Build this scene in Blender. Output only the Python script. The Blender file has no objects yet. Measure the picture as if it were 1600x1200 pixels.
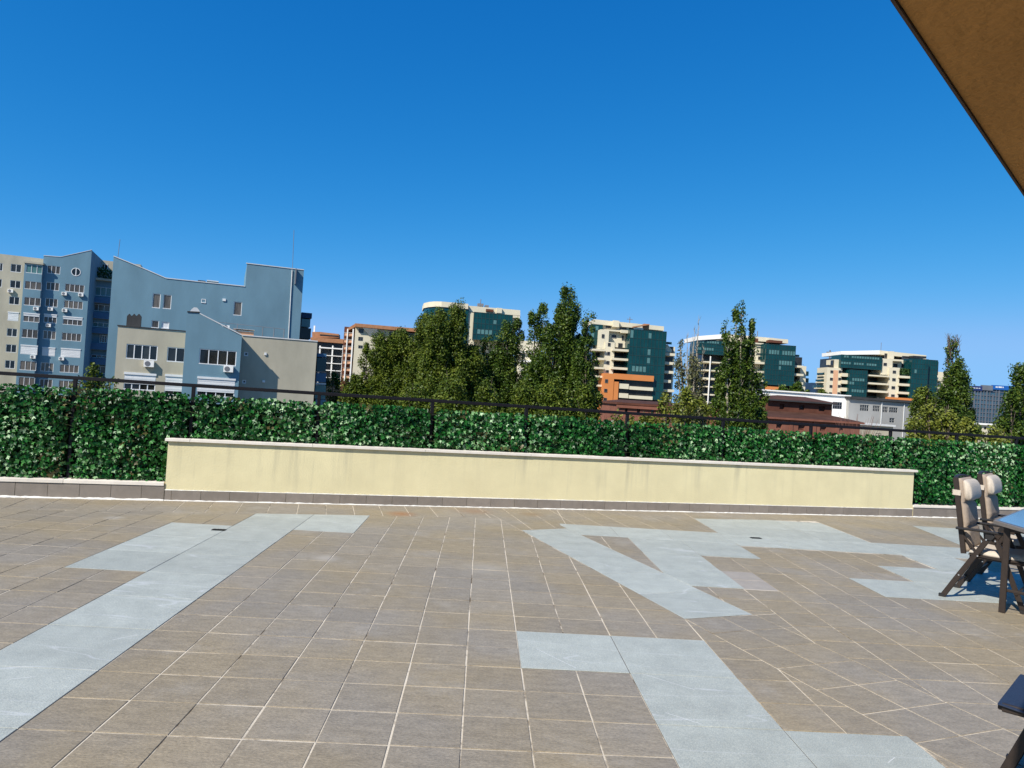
import bpy, math, random
import numpy as np
from mathutils import Vector, Matrix
random.seed(7); rng = np.random.default_rng(7)
R_ = math.radians
C = bpy.context.scene.collection
SC = bpy.context.scene

# ------------------------------------------------------------------ camera
EYE = 1.6525; FPX = 1109.0; PITCH = 0.0140; ROLL = 0.0644
F = np.array([0, math.cos(PITCH), math.sin(PITCH)]); R0 = np.array([1., 0, 0]); U0 = np.cross(R0, F)
RV = math.cos(ROLL) * R0 + math.sin(ROLL) * U0
UV = -math.sin(ROLL) * R0 + math.cos(ROLL) * U0
cam = bpy.data.cameras.new('camera'); camo = bpy.data.objects.new('camera', cam); C.objects.link(camo)
cam.sensor_width = 36; cam.lens = FPX / 1600 * 36; cam.clip_end = 5000; cam.clip_start = 0.05
m = Matrix(((RV[0], UV[0], -F[0], 0), (RV[1], UV[1], -F[1], 0), (RV[2], UV[2], -F[2], EYE), (0, 0, 0, 1)))
camo.matrix_world = m
SC.camera = camo

# ------------------------------------------------------------------ light
SUN_TO = Vector((-0.555, -0.645, 0.78)).normalized()      # towards the sun: behind the viewer, left
EL = math.asin(SUN_TO.z); AZ = math.atan2(SUN_TO.x, SUN_TO.y)
w = bpy.data.worlds.new('World'); SC.world = w; w.use_nodes = True
nt = w.node_tree; nt.nodes.clear()
sky = nt.nodes.new('ShaderNodeTexSky'); sky.sky_type = 'NISHITA'; sky.sun_disc = False
sky.sun_elevation = EL; sky.sun_rotation = AZ
sky.altitude = 0; sky.air_density = 1.0; sky.dust_density = 0.0; sky.ozone_density = 4.0
# the phone's deep, saturated rendering of the clear sky: one response curve per channel, the same in every direction
EXPO = 0.55
SKY_K = 0.10; bg = nt.nodes.new('ShaderNodeBackground'); bg.inputs['Strength'].default_value = SKY_K
sp = nt.nodes.new('ShaderNodeSeparateColor'); cb = nt.nodes.new('ShaderNodeCombineColor')
nt.links.new(sky.outputs[0], sp.inputs[0])
for i, (p, a, mx) in enumerate(((2.2, 4.4, .26), (.87, 1.19, .56), (.47, 1.57, .98))):
    m0 = nt.nodes.new('ShaderNodeMath'); m0.operation = 'MULTIPLY'; m0.inputs[1].default_value = .06
    m1 = nt.nodes.new('ShaderNodeMath'); m1.operation = 'POWER'; m1.inputs[1].default_value = p
    m2 = nt.nodes.new('ShaderNodeMath'); m2.operation = 'MULTIPLY'; m2.inputs[1].default_value = a
    m3 = nt.nodes.new('ShaderNodeMath'); m3.operation = 'SMOOTH_MIN'; m3.inputs[1].default_value = mx; m3.inputs[2].default_value = mx * .45
    m4 = nt.nodes.new('ShaderNodeMath'); m4.operation = 'MULTIPLY'; m4.inputs[1].default_value = 1 / (SKY_K * 2 ** EXPO)
    nt.links.new(sp.outputs[min(i, 1)], m0.inputs[0])
    for x_, y_ in ((m0, m1), (m1, m2), (m2, m3), (m3, m4)): nt.links.new(x_.outputs[0], y_.inputs[0])
    nt.links.new(m4.outputs[0], cb.inputs[i])
wo = nt.nodes.new('ShaderNodeOutputWorld')
nt.links.new(cb.outputs[0], bg.inputs[0]); nt.links.new(bg.outputs[0], wo.inputs[0])
sl = bpy.data.lights.new('sun', 'SUN'); sl.energy = 4.3; sl.angle = R_(0.53); sl.color = (1.0, 0.95, 0.87)
so = bpy.data.objects.new('sun', sl); C.objects.link(so)
so.rotation_euler = SUN_TO.to_track_quat('Z', 'Y').to_euler()
SC.view_settings.view_transform = 'Standard'; SC.view_settings.look = 'None'
SC.view_settings.exposure = EXPO; SC.view_settings.gamma = 1.0; SC.view_settings.use_curve_mapping = False
SC.cycles.max_bounces = 6; SC.cycles.transparent_max_bounces = 8

GROUND = -11.0

# ------------------------------------------------------------------ helpers
def ray(x, y):
    return F + RV * (x - 800) / FPX - UV * (y - 600) / FPX
def at_depth(x, y, Y):
    d = ray(x, y); p = d * (Y / d[1]); return np.array([p[0], p[1], p[2] + EYE])
def at_z(x, y, z):
    d = ray(x, y); p = d * ((z - EYE) / d[2]); return np.array([p[0], p[1], z])

class MB:
    def __init__(s): s.v = []; s.f = []
    def poly(s, pts):
        n = len(s.v); s.v += [tuple(p) for p in pts]; s.f.append(tuple(range(n, n + len(pts))))
    def box(s, x0, x1, y0, y1, z0, z1):
        if x0 > x1: x0, x1 = x1, x0
        if y0 > y1: y0, y1 = y1, y0
        if z0 > z1: z0, z1 = z1, z0
        n = len(s.v)
        s.v += [(x0, y0, z0), (x1, y0, z0), (x1, y1, z0), (x0, y1, z0), (x0, y0, z1), (x1, y0, z1), (x1, y1, z1), (x0, y1, z1)]
        for f in ((0, 3, 2, 1), (4, 5, 6, 7), (0, 1, 5, 4), (1, 2, 6, 5), (2, 3, 7, 6), (3, 0, 4, 7)):
            s.f.append(tuple(n + i for i in f))
        return s
    def prism(s, pts, y0, y1):
        """pts: (x,z) outline, extruded along y"""
        a = sum(pts[i][0] * pts[(i + 1) % len(pts)][1] - pts[(i + 1) % len(pts)][0] * pts[i][1] for i in range(len(pts)))
        if a < 0: pts = pts[::-1]
        n = len(s.v); k = len(pts)
        s.v += [(p[0], y0, p[1]) for p in pts] + [(p[0], y1, p[1]) for p in pts]
        s.f.append(tuple(range(n, n + k))); s.f.append(tuple(range(n + 2 * k - 1, n + k - 1, -1)))
        for i in range(k):
            j = (i + 1) % k; s.f.append((n + i, n + k + i, n + k + j, n + j))
        return s
    def slab(s, pts, z0, z1, ch=0.0):
        """pts: convex (x,y) outline, extruded along z, optional top chamfer"""
        a = sum(pts[i][0] * pts[(i + 1) % len(pts)][1] - pts[(i + 1) % len(pts)][0] * pts[i][1] for i in range(len(pts)))
        if a < 0: pts = pts[::-1]
        n = len(s.v); k = len(pts)
        rings = [[(p[0], p[1], z0) for p in pts]]
        if ch > 0:
            ins = inset(pts, ch)
            if len(ins) == k:
                rings += [[(p[0], p[1], z1 - ch * .7) for p in pts], [(p[0], p[1], z1) for p in ins]]
            else: rings += [[(p[0], p[1], z1) for p in pts]]
        else: rings += [[(p[0], p[1], z1) for p in pts]]
        for r in rings: s.v += r
        for q in range(len(rings) - 1):
            for i in range(k):
                j = (i + 1) % k; s.f.append((n + q * k + i, n + q * k + j, n + (q + 1) * k + j, n + (q + 1) * k + i))
        s.f.append(tuple(n + (len(rings) - 1) * k + i for i in range(k)))
        return s
    def tube(s, pts, r, sides=8, cap=True):
        """round tube along points; r number or list"""
        pts = [Vector(p) for p in pts]; rs = r if isinstance(r, (list, tuple)) else [r] * len(pts)
        n = len(s.v); prev = None
        for i, p in enumerate(pts):
            d = (pts[min(i + 1, len(pts) - 1)] - pts[max(i - 1, 0)]).normalized()
            if prev is None:
                a = d.orthogonal().normalized()
            else:
                a = (prev - d * prev.dot(d)).normalized()
            prev = a; b = d.cross(a)
            for k in range(sides):
                t = 2 * math.pi * k / sides; q = p + (a * math.cos(t) + b * math.sin(t)) * rs[i]; s.v.append(tuple(q))
        for i in range(len(pts) - 1):
            for k in range(sides):
                j = (k + 1) % sides; s.f.append((n + i * sides + k, n + i * sides + j, n + (i + 1) * sides + j, n + (i + 1) * sides + k))
        if cap:
            s.f.append(tuple(n + k for k in range(sides - 1, -1, -1))); e = n + (len(pts) - 1) * sides
            s.f.append(tuple(e + k for k in range(sides)))
        return s
    def bar(s, pts, wdt, hgt, side=(0, 1, 0), bev=0.004):
        """flat rectangular bar swept along points; wdt across 'side', hgt in the other direction"""
        pts = [Vector(p) for p in pts]; sd = Vector(side).normalized(); n = len(s.v)
        b = min(bev, wdt * .3, hgt * .3)
        prof = [(-wdt / 2 + b, -hgt / 2), (wdt / 2 - b, -hgt / 2), (wdt / 2, -hgt / 2 + b), (wdt / 2, hgt / 2 - b), (wdt / 2 - b, hgt / 2), (-wdt / 2 + b, hgt / 2), (-wdt / 2, hgt / 2 - b), (-wdt / 2, -hgt / 2 + b)]
        for i, p in enumerate(pts):
            d = (pts[min(i + 1, len(pts) - 1)] - pts[max(i - 1, 0)]).normalized(); up = sd.cross(d).normalized()
            for (a, c) in prof: s.v.append(tuple(p + sd * a + up * c))
        for i in range(len(pts) - 1):
            for k in range(8):
                j = (k + 1) % 8; s.f.append((n + i * 8 + k, n + i * 8 + j, n + i * 8 + 8 + j, n + i * 8 + 8 + k))
        s.f.append(tuple(n + k for k in range(7, -1, -1))); e = n + (len(pts) - 1) * 8; s.f.append(tuple(e + k for k in range(8)))
        return s
    def mesh(s, name, mt, smooth=False):
        me = bpy.data.meshes.new(name); me.from_pydata(s.v, [], s.f); me.materials.append(mt)
        if smooth: me.polygons.foreach_set('use_smooth', [True] * len(me.polygons))
        me.update(); return me
    def build(s, name, mt, parent=None, smooth=False):
        return link(name, s.mesh(name, mt, smooth), parent)

def link(name, me, parent=None):
    o = bpy.data.objects.new(name, me); C.objects.link(o)
    if parent is not None: o.parent = parent
    return o
def thing(name, label, cat, loc=(0, 0, 0), rz=0.0, group=None):
    o = bpy.data.objects.new(name, None); C.objects.link(o); o.location = loc; o.rotation_euler = (0, 0, rz)
    o.empty_display_size = 0.2
    return tag(o, label, cat, group)
def tag(o, label=None, cat=None, group=None, kind=None):
    if label: o['label'] = label
    if cat: o['category'] = cat
    if group: o['group'] = group
    if kind: o['kind'] = kind
    return o
def inset(pts, d):
    """convex polygon (ccw) moved inwards by d"""
    out = list(pts)
    a = sum(pts[i][0] * pts[(i + 1) % len(pts)][1] - pts[(i + 1) % len(pts)][0] * pts[i][1] for i in range(len(pts)))
    if a < 0: pts = pts[::-1]; out = list(pts)
    for i in range(len(pts)):
        p, q = pts[i], pts[(i + 1) % len(pts)]
        L = math.hypot(q[0] - p[0], q[1] - p[1])
        if L < 1e-6: continue
        nx, ny = -(q[1] - p[1]) / L, (q[0] - p[0]) / L
        out = clip_half(out, nx, ny, nx * p[0] + ny * p[1] + d)
        if len(out) < 3: return []
    return out
def clip_half(poly, nx, ny, c):
    """keep nx*x+ny*y >= c"""
    out = []
    for i in range(len(poly)):
        p, q = poly[i], poly[(i + 1) % len(poly)]
        a = nx * p[0] + ny * p[1] - c; b = nx * q[0] + ny * q[1] - c
        if a >= 0: out.append(p)
        if (a >= 0) != (b >= 0):
            t = a / (a - b); out.append((p[0] + (q[0] - p[0]) * t, p[1] + (q[1] - p[1]) * t))
    res = []
    for p in out:
        if not res or math.hypot(p[0] - res[-1][0], p[1] - res[-1][1]) > 1e-5: res.append(p)
    if len(res) > 1 and math.hypot(res[0][0] - res[-1][0], res[0][1] - res[-1][1]) < 1e-5: res.pop()
    return res
def area(p):
    return abs(sum(p[i][0] * p[(i + 1) % len(p)][1] - p[(i + 1) % len(p)][0] * p[i][1] for i in range(len(p)))) / 2 if len(p) > 2 else 0

def fast_mesh(name, V, tri_or_quad, mt):
    """V (n,k,3), faces (m,q) of one template -> mesh of n copies"""
    n, k, _ = V.shape; Fc = np.asarray(tri_or_quad); mm, q = Fc.shape
    me = bpy.data.meshes.new(name)
    me.vertices.add(n * k); me.vertices.foreach_set('co', V.reshape(-1).astype(np.float32))
    idx = (Fc[None] + (np.arange(n) * k)[:, None, None]).reshape(-1)
    me.loops.add(n * mm * q); me.loops.foreach_set('vertex_index', idx.astype(np.int32))
    me.polygons.add(n * mm); me.polygons.foreach_set('loop_start', (np.arange(n * mm) * q).astype(np.int32))
    me.materials.append(mt); me.update(calc_edges=True); me.validate(); return me
def basis(N, roll):
    """rotation matrices whose third column is N"""
    N = N / np.linalg.norm(N, axis=1, keepdims=True)
    a = np.where(np.abs(N[:, 2:3]) < .9, np.array([[0, 0, 1.]]), np.array([[1., 0, 0]]))
    X = np.cross(a, N); X /= np.linalg.norm(X, axis=1, keepdims=True); Y = np.cross(N, X)
    c, s = np.cos(roll)[:, None], np.sin(roll)[:, None]
    return np.stack([X * c + Y * s, -X * s + Y * c, N], -1)

# ------------------------------------------------------------------ materials
def mat(name, col, rough=.7, var=.12, scale=3., spec=.4, metal=0., bump=0., bscale=None, col2=None, island=0., stretch=(1, 1, 1), coord='Position', detail=5.):
    mt = bpy.data.materials.new(name); mt.use_nodes = True; t = mt.node_tree; N = t.nodes; L = t.links
    b = N['Principled BSDF']; b.inputs['Roughness'].default_value = rough; b.inputs['Metallic'].default_value = metal
    b.inputs['Specular IOR Level'].default_value = spec
    g = N.new('ShaderNodeNewGeometry'); src = g.outputs['Position']
    if coord == 'Object':
        tc = N.new('ShaderNodeTexCoord'); src = tc.outputs['Object']
    mp = N.new('ShaderNodeMapping'); mp.inputs['Scale'].default_value = stretch; L.new(src, mp.inputs[0])
    n1 = N.new('ShaderNodeTexNoise'); n1.inputs['Scale'].default_value = scale; n1.inputs['Detail'].default_value = detail; n1.inputs['Roughness'].default_value = .62
    L.new(mp.outputs[0], n1.inputs['Vector'])
    cr = N.new('ShaderNodeValToRGB'); cr.color_ramp.elements[0].position = .32; cr.color_ramp.elements[1].position = .68
    c2 = col2 or col
    cr.color_ramp.elements[0].color = (*[min(1, c * (1 - var)) for c in col], 1)
    cr.color_ramp.elements[1].color = (*[min(1, c * (1 + var)) for c in c2], 1)
    L.new(n1.outputs['Fac'], cr.inputs[0]); out = cr.outputs[0]
    if island:
        oi = N.new('ShaderNodeObjectInfo'); ad = N.new('ShaderNodeMath'); ad.operation = 'ADD'
        L.new(g.outputs['Random Per Island'], ad.inputs[0]); L.new(oi.outputs['Random'], ad.inputs[1])
        fr = N.new('ShaderNodeMath'); fr.operation = 'FRACT'; L.new(ad.outputs[0], fr.inputs[0])
        mr = N.new('ShaderNodeMapRange'); mr.inputs['To Min'].default_value = 1 - island; mr.inputs['To Max'].default_value = 1 + island
        L.new(fr.outputs[0], mr.inputs[0])
        mx = N.new('ShaderNodeVectorMath'); mx.operation = 'SCALE'; L.new(out, mx.inputs[0]); L.new(mr.outputs[0], mx.inputs['Scale']); out = mx.outputs[0]
    L.new(out, b.inputs['Base Color'])
    if bump:
        n2 = N.new('ShaderNodeTexNoise'); n2.inputs['Scale'].default_value = bscale or scale * 12; n2.inputs['Detail'].default_value = 4
        L.new(mp.outputs[0], n2.inputs['Vector'])
        bp = N.new('ShaderNodeBump'); bp.inputs['Strength'].default_value = bump; bp.inputs['Distance'].default_value = .01
        L.new(n2.outputs['Fac'], bp.inputs['Height']); L.new(bp.outputs[0], b.inputs['Normal'])
    return mt

def leaf_mat(name, stops, rough=.45, spec=.4, trans=.0, brown=None):
    mt = bpy.data.materials.new(name); mt.use_nodes = True; t = mt.node_tree; N = t.nodes; L = t.links
    b = N['Principled BSDF']; b.inputs['Roughness'].default_value = rough; b.inputs['Specular IOR Level'].default_value = spec
    g = N.new('ShaderNodeNewGeometry'); cr = N.new('ShaderNodeValToRGB'); e = cr.color_ramp.elements
    while len(e) < len(stops): e.new(.5)
    for i, (p, c) in enumerate(stops): e[i].position = p; e[i].color = (*c, 1)
    n1 = N.new('ShaderNodeTexNoise'); n1.inputs['Scale'].default_value = .6; L.new(g.outputs['Position'], n1.inputs['Vector'])
    ad = N.new('ShaderNodeMath'); ad.operation = 'MULTIPLY_ADD'; ad.inputs[1].default_value = .7; L.new(g.outputs['Random Per Island'], ad.inputs[0])
    m2 = N.new('ShaderNodeMath'); m2.operation = 'MULTIPLY_ADD'; m2.inputs[1].default_value = .9; m2.inputs[2].default_value = -.3; L.new(n1.outputs['Fac'], m2.inputs[0])
    L.new(m2.outputs[0], ad.inputs[2]); L.new(ad.outputs[0], cr.inputs[0]); L.new(cr.outputs[0], b.inputs['Base Color'])
    if brown:                                                      # sun-bleached brown leaves in patches
        n3 = N.new('ShaderNodeTexNoise'); n3.inputs['Scale'].default_value = 1.1; L.new(g.outputs['Position'], n3.inputs['Vector'])
        q1 = N.new('ShaderNodeMath'); q1.operation = 'MULTIPLY'; q1.inputs[1].default_value = 7.31; L.new(g.outputs['Random Per Island'], q1.inputs[0])
        q2 = N.new('ShaderNodeMath'); q2.operation = 'FRACT'; L.new(q1.outputs[0], q2.inputs[0])
        q3 = N.new('ShaderNodeMath'); q3.operation = 'MULTIPLY_ADD'; q3.inputs[1].default_value = .55; L.new(q2.outputs[0], q3.inputs[0]); L.new(n3.outputs['Fac'], q3.inputs[2])
        q4 = N.new('ShaderNodeMapRange'); q4.inputs['From Min'].default_value = 1.10; q4.inputs['From Max'].default_value = 1.12; L.new(q3.outputs[0], q4.inputs[0])
        mb_ = N.new('ShaderNodeMix'); mb_.data_type = 'RGBA'; L.new(q4.outputs[0], mb_.inputs[0]); L.new(cr.outputs[0], mb_.inputs[6]); mb_.inputs[7].default_value = (*brown, 1); L.new(mb_.outputs[2], b.inputs['Base Color'])
    if trans:
        tr = N.new('ShaderNodeBsdfTranslucent'); L.new(cr.outputs[0], tr.inputs['Color']); ms = N.new('ShaderNodeMixShader'); ms.inputs[0].default_value = trans
        L.new(b.outputs[0], ms.inputs[1]); L.new(tr.outputs[0], ms.inputs[2]); L.new(ms.outputs[0], N['Material Output'].inputs['Surface'])
    return mt

def tile_mat():
    """matt slate-look porcelain: streaky grain turned per tile, warm and cool clouds"""
    mt = mat('brown_slate_tile', (.266, .231, .165), .55, .15, 15., .35, bump=.25, bscale=85, island=.065, stretch=(.55, 1.5, 1), coord='Position', detail=10.)
    t = mt.node_tree; N = t.nodes; L = t.links; b = N['Principled BSDF']
    src = b.inputs['Base Color'].links[0].from_socket
    g = N.new('ShaderNodeNewGeometry')
    big = N.new('ShaderNodeTexNoise'); big.inputs['Scale'].default_value = .9; big.inputs['Detail'].default_value = 3; L.new(g.outputs['Position'], big.inputs['Vector'])
    cr = N.new('ShaderNodeValToRGB'); cr.color_ramp.elements[0].position = .38; cr.color_ramp.elements[0].color = (.98, .98, 1.07, 1); cr.color_ramp.elements[1].position = .62; cr.color_ramp.elements[1].color = (1.06, .99, .90, 1)
    L.new(big.outputs['Fac'], cr.inputs[0])
    mx = N.new('ShaderNodeMix'); mx.data_type = 'RGBA'; mx.blend_type = 'MULTIPLY'; mx.inputs[0].default_value = 1
    L.new(src, mx.inputs[6]); L.new(cr.outputs[0], mx.inputs[7])
    fs = N.new('ShaderNodeTexNoise'); fs.inputs['Scale'].default_value = 75; fs.inputs['Detail'].default_value = 5; fs.inputs['Roughness'].default_value = .75
    fm = N.new('ShaderNodeMapping'); fm.inputs['Scale'].default_value = (.7, 1.25, 1); L.new(g.outputs['Position'], fm.inputs[0]); L.new(fm.outputs[0], fs.inputs['Vector'])
    fr = N.new('ShaderNodeMapRange'); fr.inputs['From Min'].default_value = .3; fr.inputs['From Max'].default_value = .7; fr.inputs['To Min'].default_value = .70; fr.inputs['To Max'].default_value = 1.30; L.new(fs.outputs['Fac'], fr.inputs[0])
    fx = N.new('ShaderNodeVectorMath'); fx.operation = 'SCALE'; L.new(mx.outputs[2], fx.inputs[0]); L.new(fr.outputs[0], fx.inputs['Scale'])
    prev = fx.outputs[0]
    # rust stains below the wall and a few pale scuffs, each at its own spot
    for (sx_, sy_, rad, col_, am) in ((*at_z(627, 803, 0)[:2], .22, (.30, .135, .055), .75), (*at_z(741, 799, 0)[:2], .30, (.27, .15, .075), .5), (*at_z(832, 804, 0)[:2], .22, (.24, .16, .085), .6), (*at_z(508, 872, 0)[:2], .14, (.50, .47, .42), .35), (*at_z(760, 888, 0)[:2], .26, (.42, .40, .36), .28), (*at_z(178, 809, 0)[:2], .12, (.5, .47, .42), .4)):
        d_ = N.new('ShaderNodeVectorMath'); d_.operation = 'DISTANCE'; L.new(g.outputs['Position'], d_.inputs[0]); d_.inputs[1].default_value = (sx_, sy_, 0)
        wn = N.new('ShaderNodeMath'); wn.operation = 'MULTIPLY_ADD'; wn.inputs[1].default_value = rad * 1.6; L.new(fs.outputs['Fac'], wn.inputs[0]); L.new(d_.outputs['Value'], wn.inputs[2])
        r_ = N.new('ShaderNodeMapRange'); r_.inputs['From Min'].default_value = rad * 1.0; r_.inputs['From Max'].default_value = rad * 1.9; r_.inputs['To Min'].default_value = am; r_.inputs['To Max'].default_value = 0; L.new(wn.outputs[0], r_.inputs[0])
        sm_ = N.new('ShaderNodeMix'); sm_.data_type = 'RGBA'; L.new(r_.outputs[0], sm_.inputs[0]); L.new(prev, sm_.inputs[6]); sm_.inputs[7].default_value = (*col_, 1); prev = sm_.outputs[2]
    # pale limescale bloom in soft patches
    sc = N.new('ShaderNodeTexNoise'); sc.inputs['Scale'].default_value = 1.7; sc.inputs['Detail'].default_value = 7; sc.inputs['Roughness'].default_value = .7; L.new(g.outputs['Position'], sc.inputs['Vector'])
    c3 = N.new('ShaderNodeValToRGB'); c3.color_ramp.elements[0].position = .56; c3.color_ramp.elements[0].color = (0, 0, 0, 1); c3.color_ramp.elements[1].position = .8; c3.color_ramp.elements[1].color = (.45, .45, .45, 1)
    L.new(sc.outputs['Fac'], c3.inputs[0])
    m3 = N.new('ShaderNodeMix'); m3.data_type = 'RGBA'; L.new(c3.outputs[0], m3.inputs[0]); L.new(prev, m3.inputs[6]); m3.inputs[7].default_value = (.42, .39, .34, 1)
    L.new(m3.outputs[2], b.inputs['Base Color']); return mt

def slab_mat():
    mt = mat('grey_granite_slab', (.395, .412, .365), .5, .10, 5., .4, bump=.12, bscale=90, island=.06)
    t = mt.node_tree; N = t.nodes; L = t.links; b = N['Principled BSDF']; src = b.inputs['Base Color'].links[0].from_socket
    g = N.new('ShaderNodeNewGeometry')
    sp = N.new('ShaderNodeTexNoise'); sp.inputs['Scale'].default_value = 170; sp.inputs['Detail'].default_value = 2; L.new(g.outputs['Position'], sp.inputs['Vector'])
    cr = N.new('ShaderNodeValToRGB'); cr.color_ramp.elements[0].position = .35; cr.color_ramp.elements[0].color = (.78, .8, .82, 1); cr.color_ramp.elements[1].position = .68; cr.color_ramp.elements[1].color = (1.18, 1.17, 1.15, 1); L.new(sp.outputs['Fac'], cr.inputs[0])
    mx = N.new('ShaderNodeMix'); mx.data_type = 'RGBA'; mx.blend_type = 'MULTIPLY'; mx.inputs[0].default_value = 1; L.new(src, mx.inputs[6]); L.new(cr.outputs[0], mx.inputs[7])
    # thin pale veins
    mp = N.new('ShaderNodeMapping'); mp.inputs['Rotation'].default_value = (0, 0, .55); mp.inputs['Scale'].default_value = (.22, 1.6, 1); L.new(g.outputs['Position'], mp.inputs[0])
    vn = N.new('ShaderNodeTexNoise'); vn.inputs['Scale'].default_value = 1.6; vn.inputs['Detail'].default_value = 2; vn.inputs['Distortion'].default_value = .12; L.new(mp.outputs[0], vn.inputs['Vector'])
    s1 = N.new('ShaderNodeMath'); s1.operation = 'SUBTRACT'; s1.inputs[1].default_value = .5; L.new(vn.outputs['Fac'], s1.inputs[0])
    s2 = N.new('ShaderNodeMath'); s2.operation = 'ABSOLUTE'; L.new(s1.outputs[0], s2.inputs[0])
    vr = N.new('ShaderNodeMapRange'); vr.inputs['From Min'].default_value = .0; vr.inputs['From Max'].default_value = .005; vr.inputs['To Min'].default_value = .38; vr.inputs['To Max'].default_value = 0; L.new(s2.outputs[0], vr.inputs[0])
    m3 = N.new('ShaderNodeMix'); m3.data_type = 'RGBA'; L.new(vr.outputs[0], m3.inputs[0]); L.new(mx.outputs[2], m3.inputs[6]); m3.inputs[7].default_value = (.62, .63, .63, 1)
    prev = m3.outputs[2]
    # chalky scratches left by dragged furniture
    for (xa, ya, xb, yb) in ((838, 1014, 900, 1044), (1003, 1053, 1085, 1078), (1040, 1114, 1096, 1132), (1388, 1192, 1398, 1184), (170, 965, 196, 968), (10, 1062, 55, 1058), (175, 1000, 215, 992)):
        A, B_2 = at_z(xa, ya, 0), at_z(xb, yb, 0); Ls = math.hypot(B_2[0] - A[0], B_2[1] - A[1]); an = math.atan2(B_2[1] - A[1], B_2[0] - A[0])
        m_ = N.new('ShaderNodeMapping'); m_.vector_type = 'TEXTURE'; m_.inputs['Location'].default_value = (A[0], A[1], 0); m_.inputs['Rotation'].default_value = (0, 0, an); L.new(g.outputs['Position'], m_.inputs[0])
        s_ = N.new('ShaderNodeSeparateXYZ'); L.new(m_.outputs[0], s_.inputs[0])
        c1 = N.new('ShaderNodeMath'); c1.operation = 'COMPARE'; c1.inputs[1].default_value = Ls / 2; c1.inputs[2].default_value = Ls / 2; L.new(s_.outputs[0], c1.inputs[0])
        wv = N.new('ShaderNodeMath'); wv.operation = 'MULTIPLY_ADD'; wv.inputs[1].default_value = .012; L.new(vn.outputs['Fac'], wv.inputs[0]); L.new(s_.outputs[1], wv.inputs[2])
        c2_ = N.new('ShaderNodeMath'); c2_.operation = 'COMPARE'; c2_.inputs[1].default_value = .006; c2_.inputs[2].default_value = .0022; L.new(wv.outputs[0], c2_.inputs[0])
        c3_ = N.new('ShaderNodeMath'); c3_.operation = 'MULTIPLY'; L.new(c1.outputs[0], c3_.inputs[0]); L.new(c2_.outputs[0], c3_.inputs[1])
        c4_ = N.new('ShaderNodeMath'); c4_.operation = 'MULTIPLY'; c4_.inputs[1].default_value = .7; L.new(c3_.outputs[0], c4_.inputs[0])
        x_ = N.new('ShaderNodeMix'); x_.data_type = 'RGBA'; L.new(c4_.outputs[0], x_.inputs[0]); L.new(prev, x_.inputs[6]); x_.inputs[7].default_value = (.68, .68, .66, 1); prev = x_.outputs[2]
    L.new(prev, b.inputs['Base Color']); return mt

def grout_mat():
    mt = mat('cement_grout', (.58, .51, .40), .9, .15, 3., .2, bump=.3, bscale=80)
    t = mt.node_tree; N = t.nodes; L = t.links; b = N['Principled BSDF']; src = b.inputs['Base Color'].links[0].from_socket
    g = N.new('ShaderNodeNewGeometry'); n = N.new('ShaderNodeTexNoise'); n.inputs['Scale'].default_value = 3.1; n.inputs['Detail'].default_value = 8; n.inputs['Roughness'].default_value = .7; L.new(g.outputs['Position'], n.inputs['Vector'])
    cr = N.new('ShaderNodeValToRGB'); cr.color_ramp.elements[0].position = .36; cr.color_ramp.elements[0].color = (.20, .165, .13, 1); cr.color_ramp.elements[1].position = .50; cr.color_ramp.elements[1].color = (1, 1, 1, 1); L.new(n.outputs['Fac'], cr.inputs[0])
    mx = N.new('ShaderNodeMix'); mx.data_type = 'RGBA'; mx.blend_type = 'MULTIPLY'; mx.inputs[0].default_value = 1; L.new(src, mx.inputs[6]); L.new(cr.outputs[0], mx.inputs[7]); L.new(mx.outputs[2], b.inputs['Base Color'])
    return mt

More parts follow.
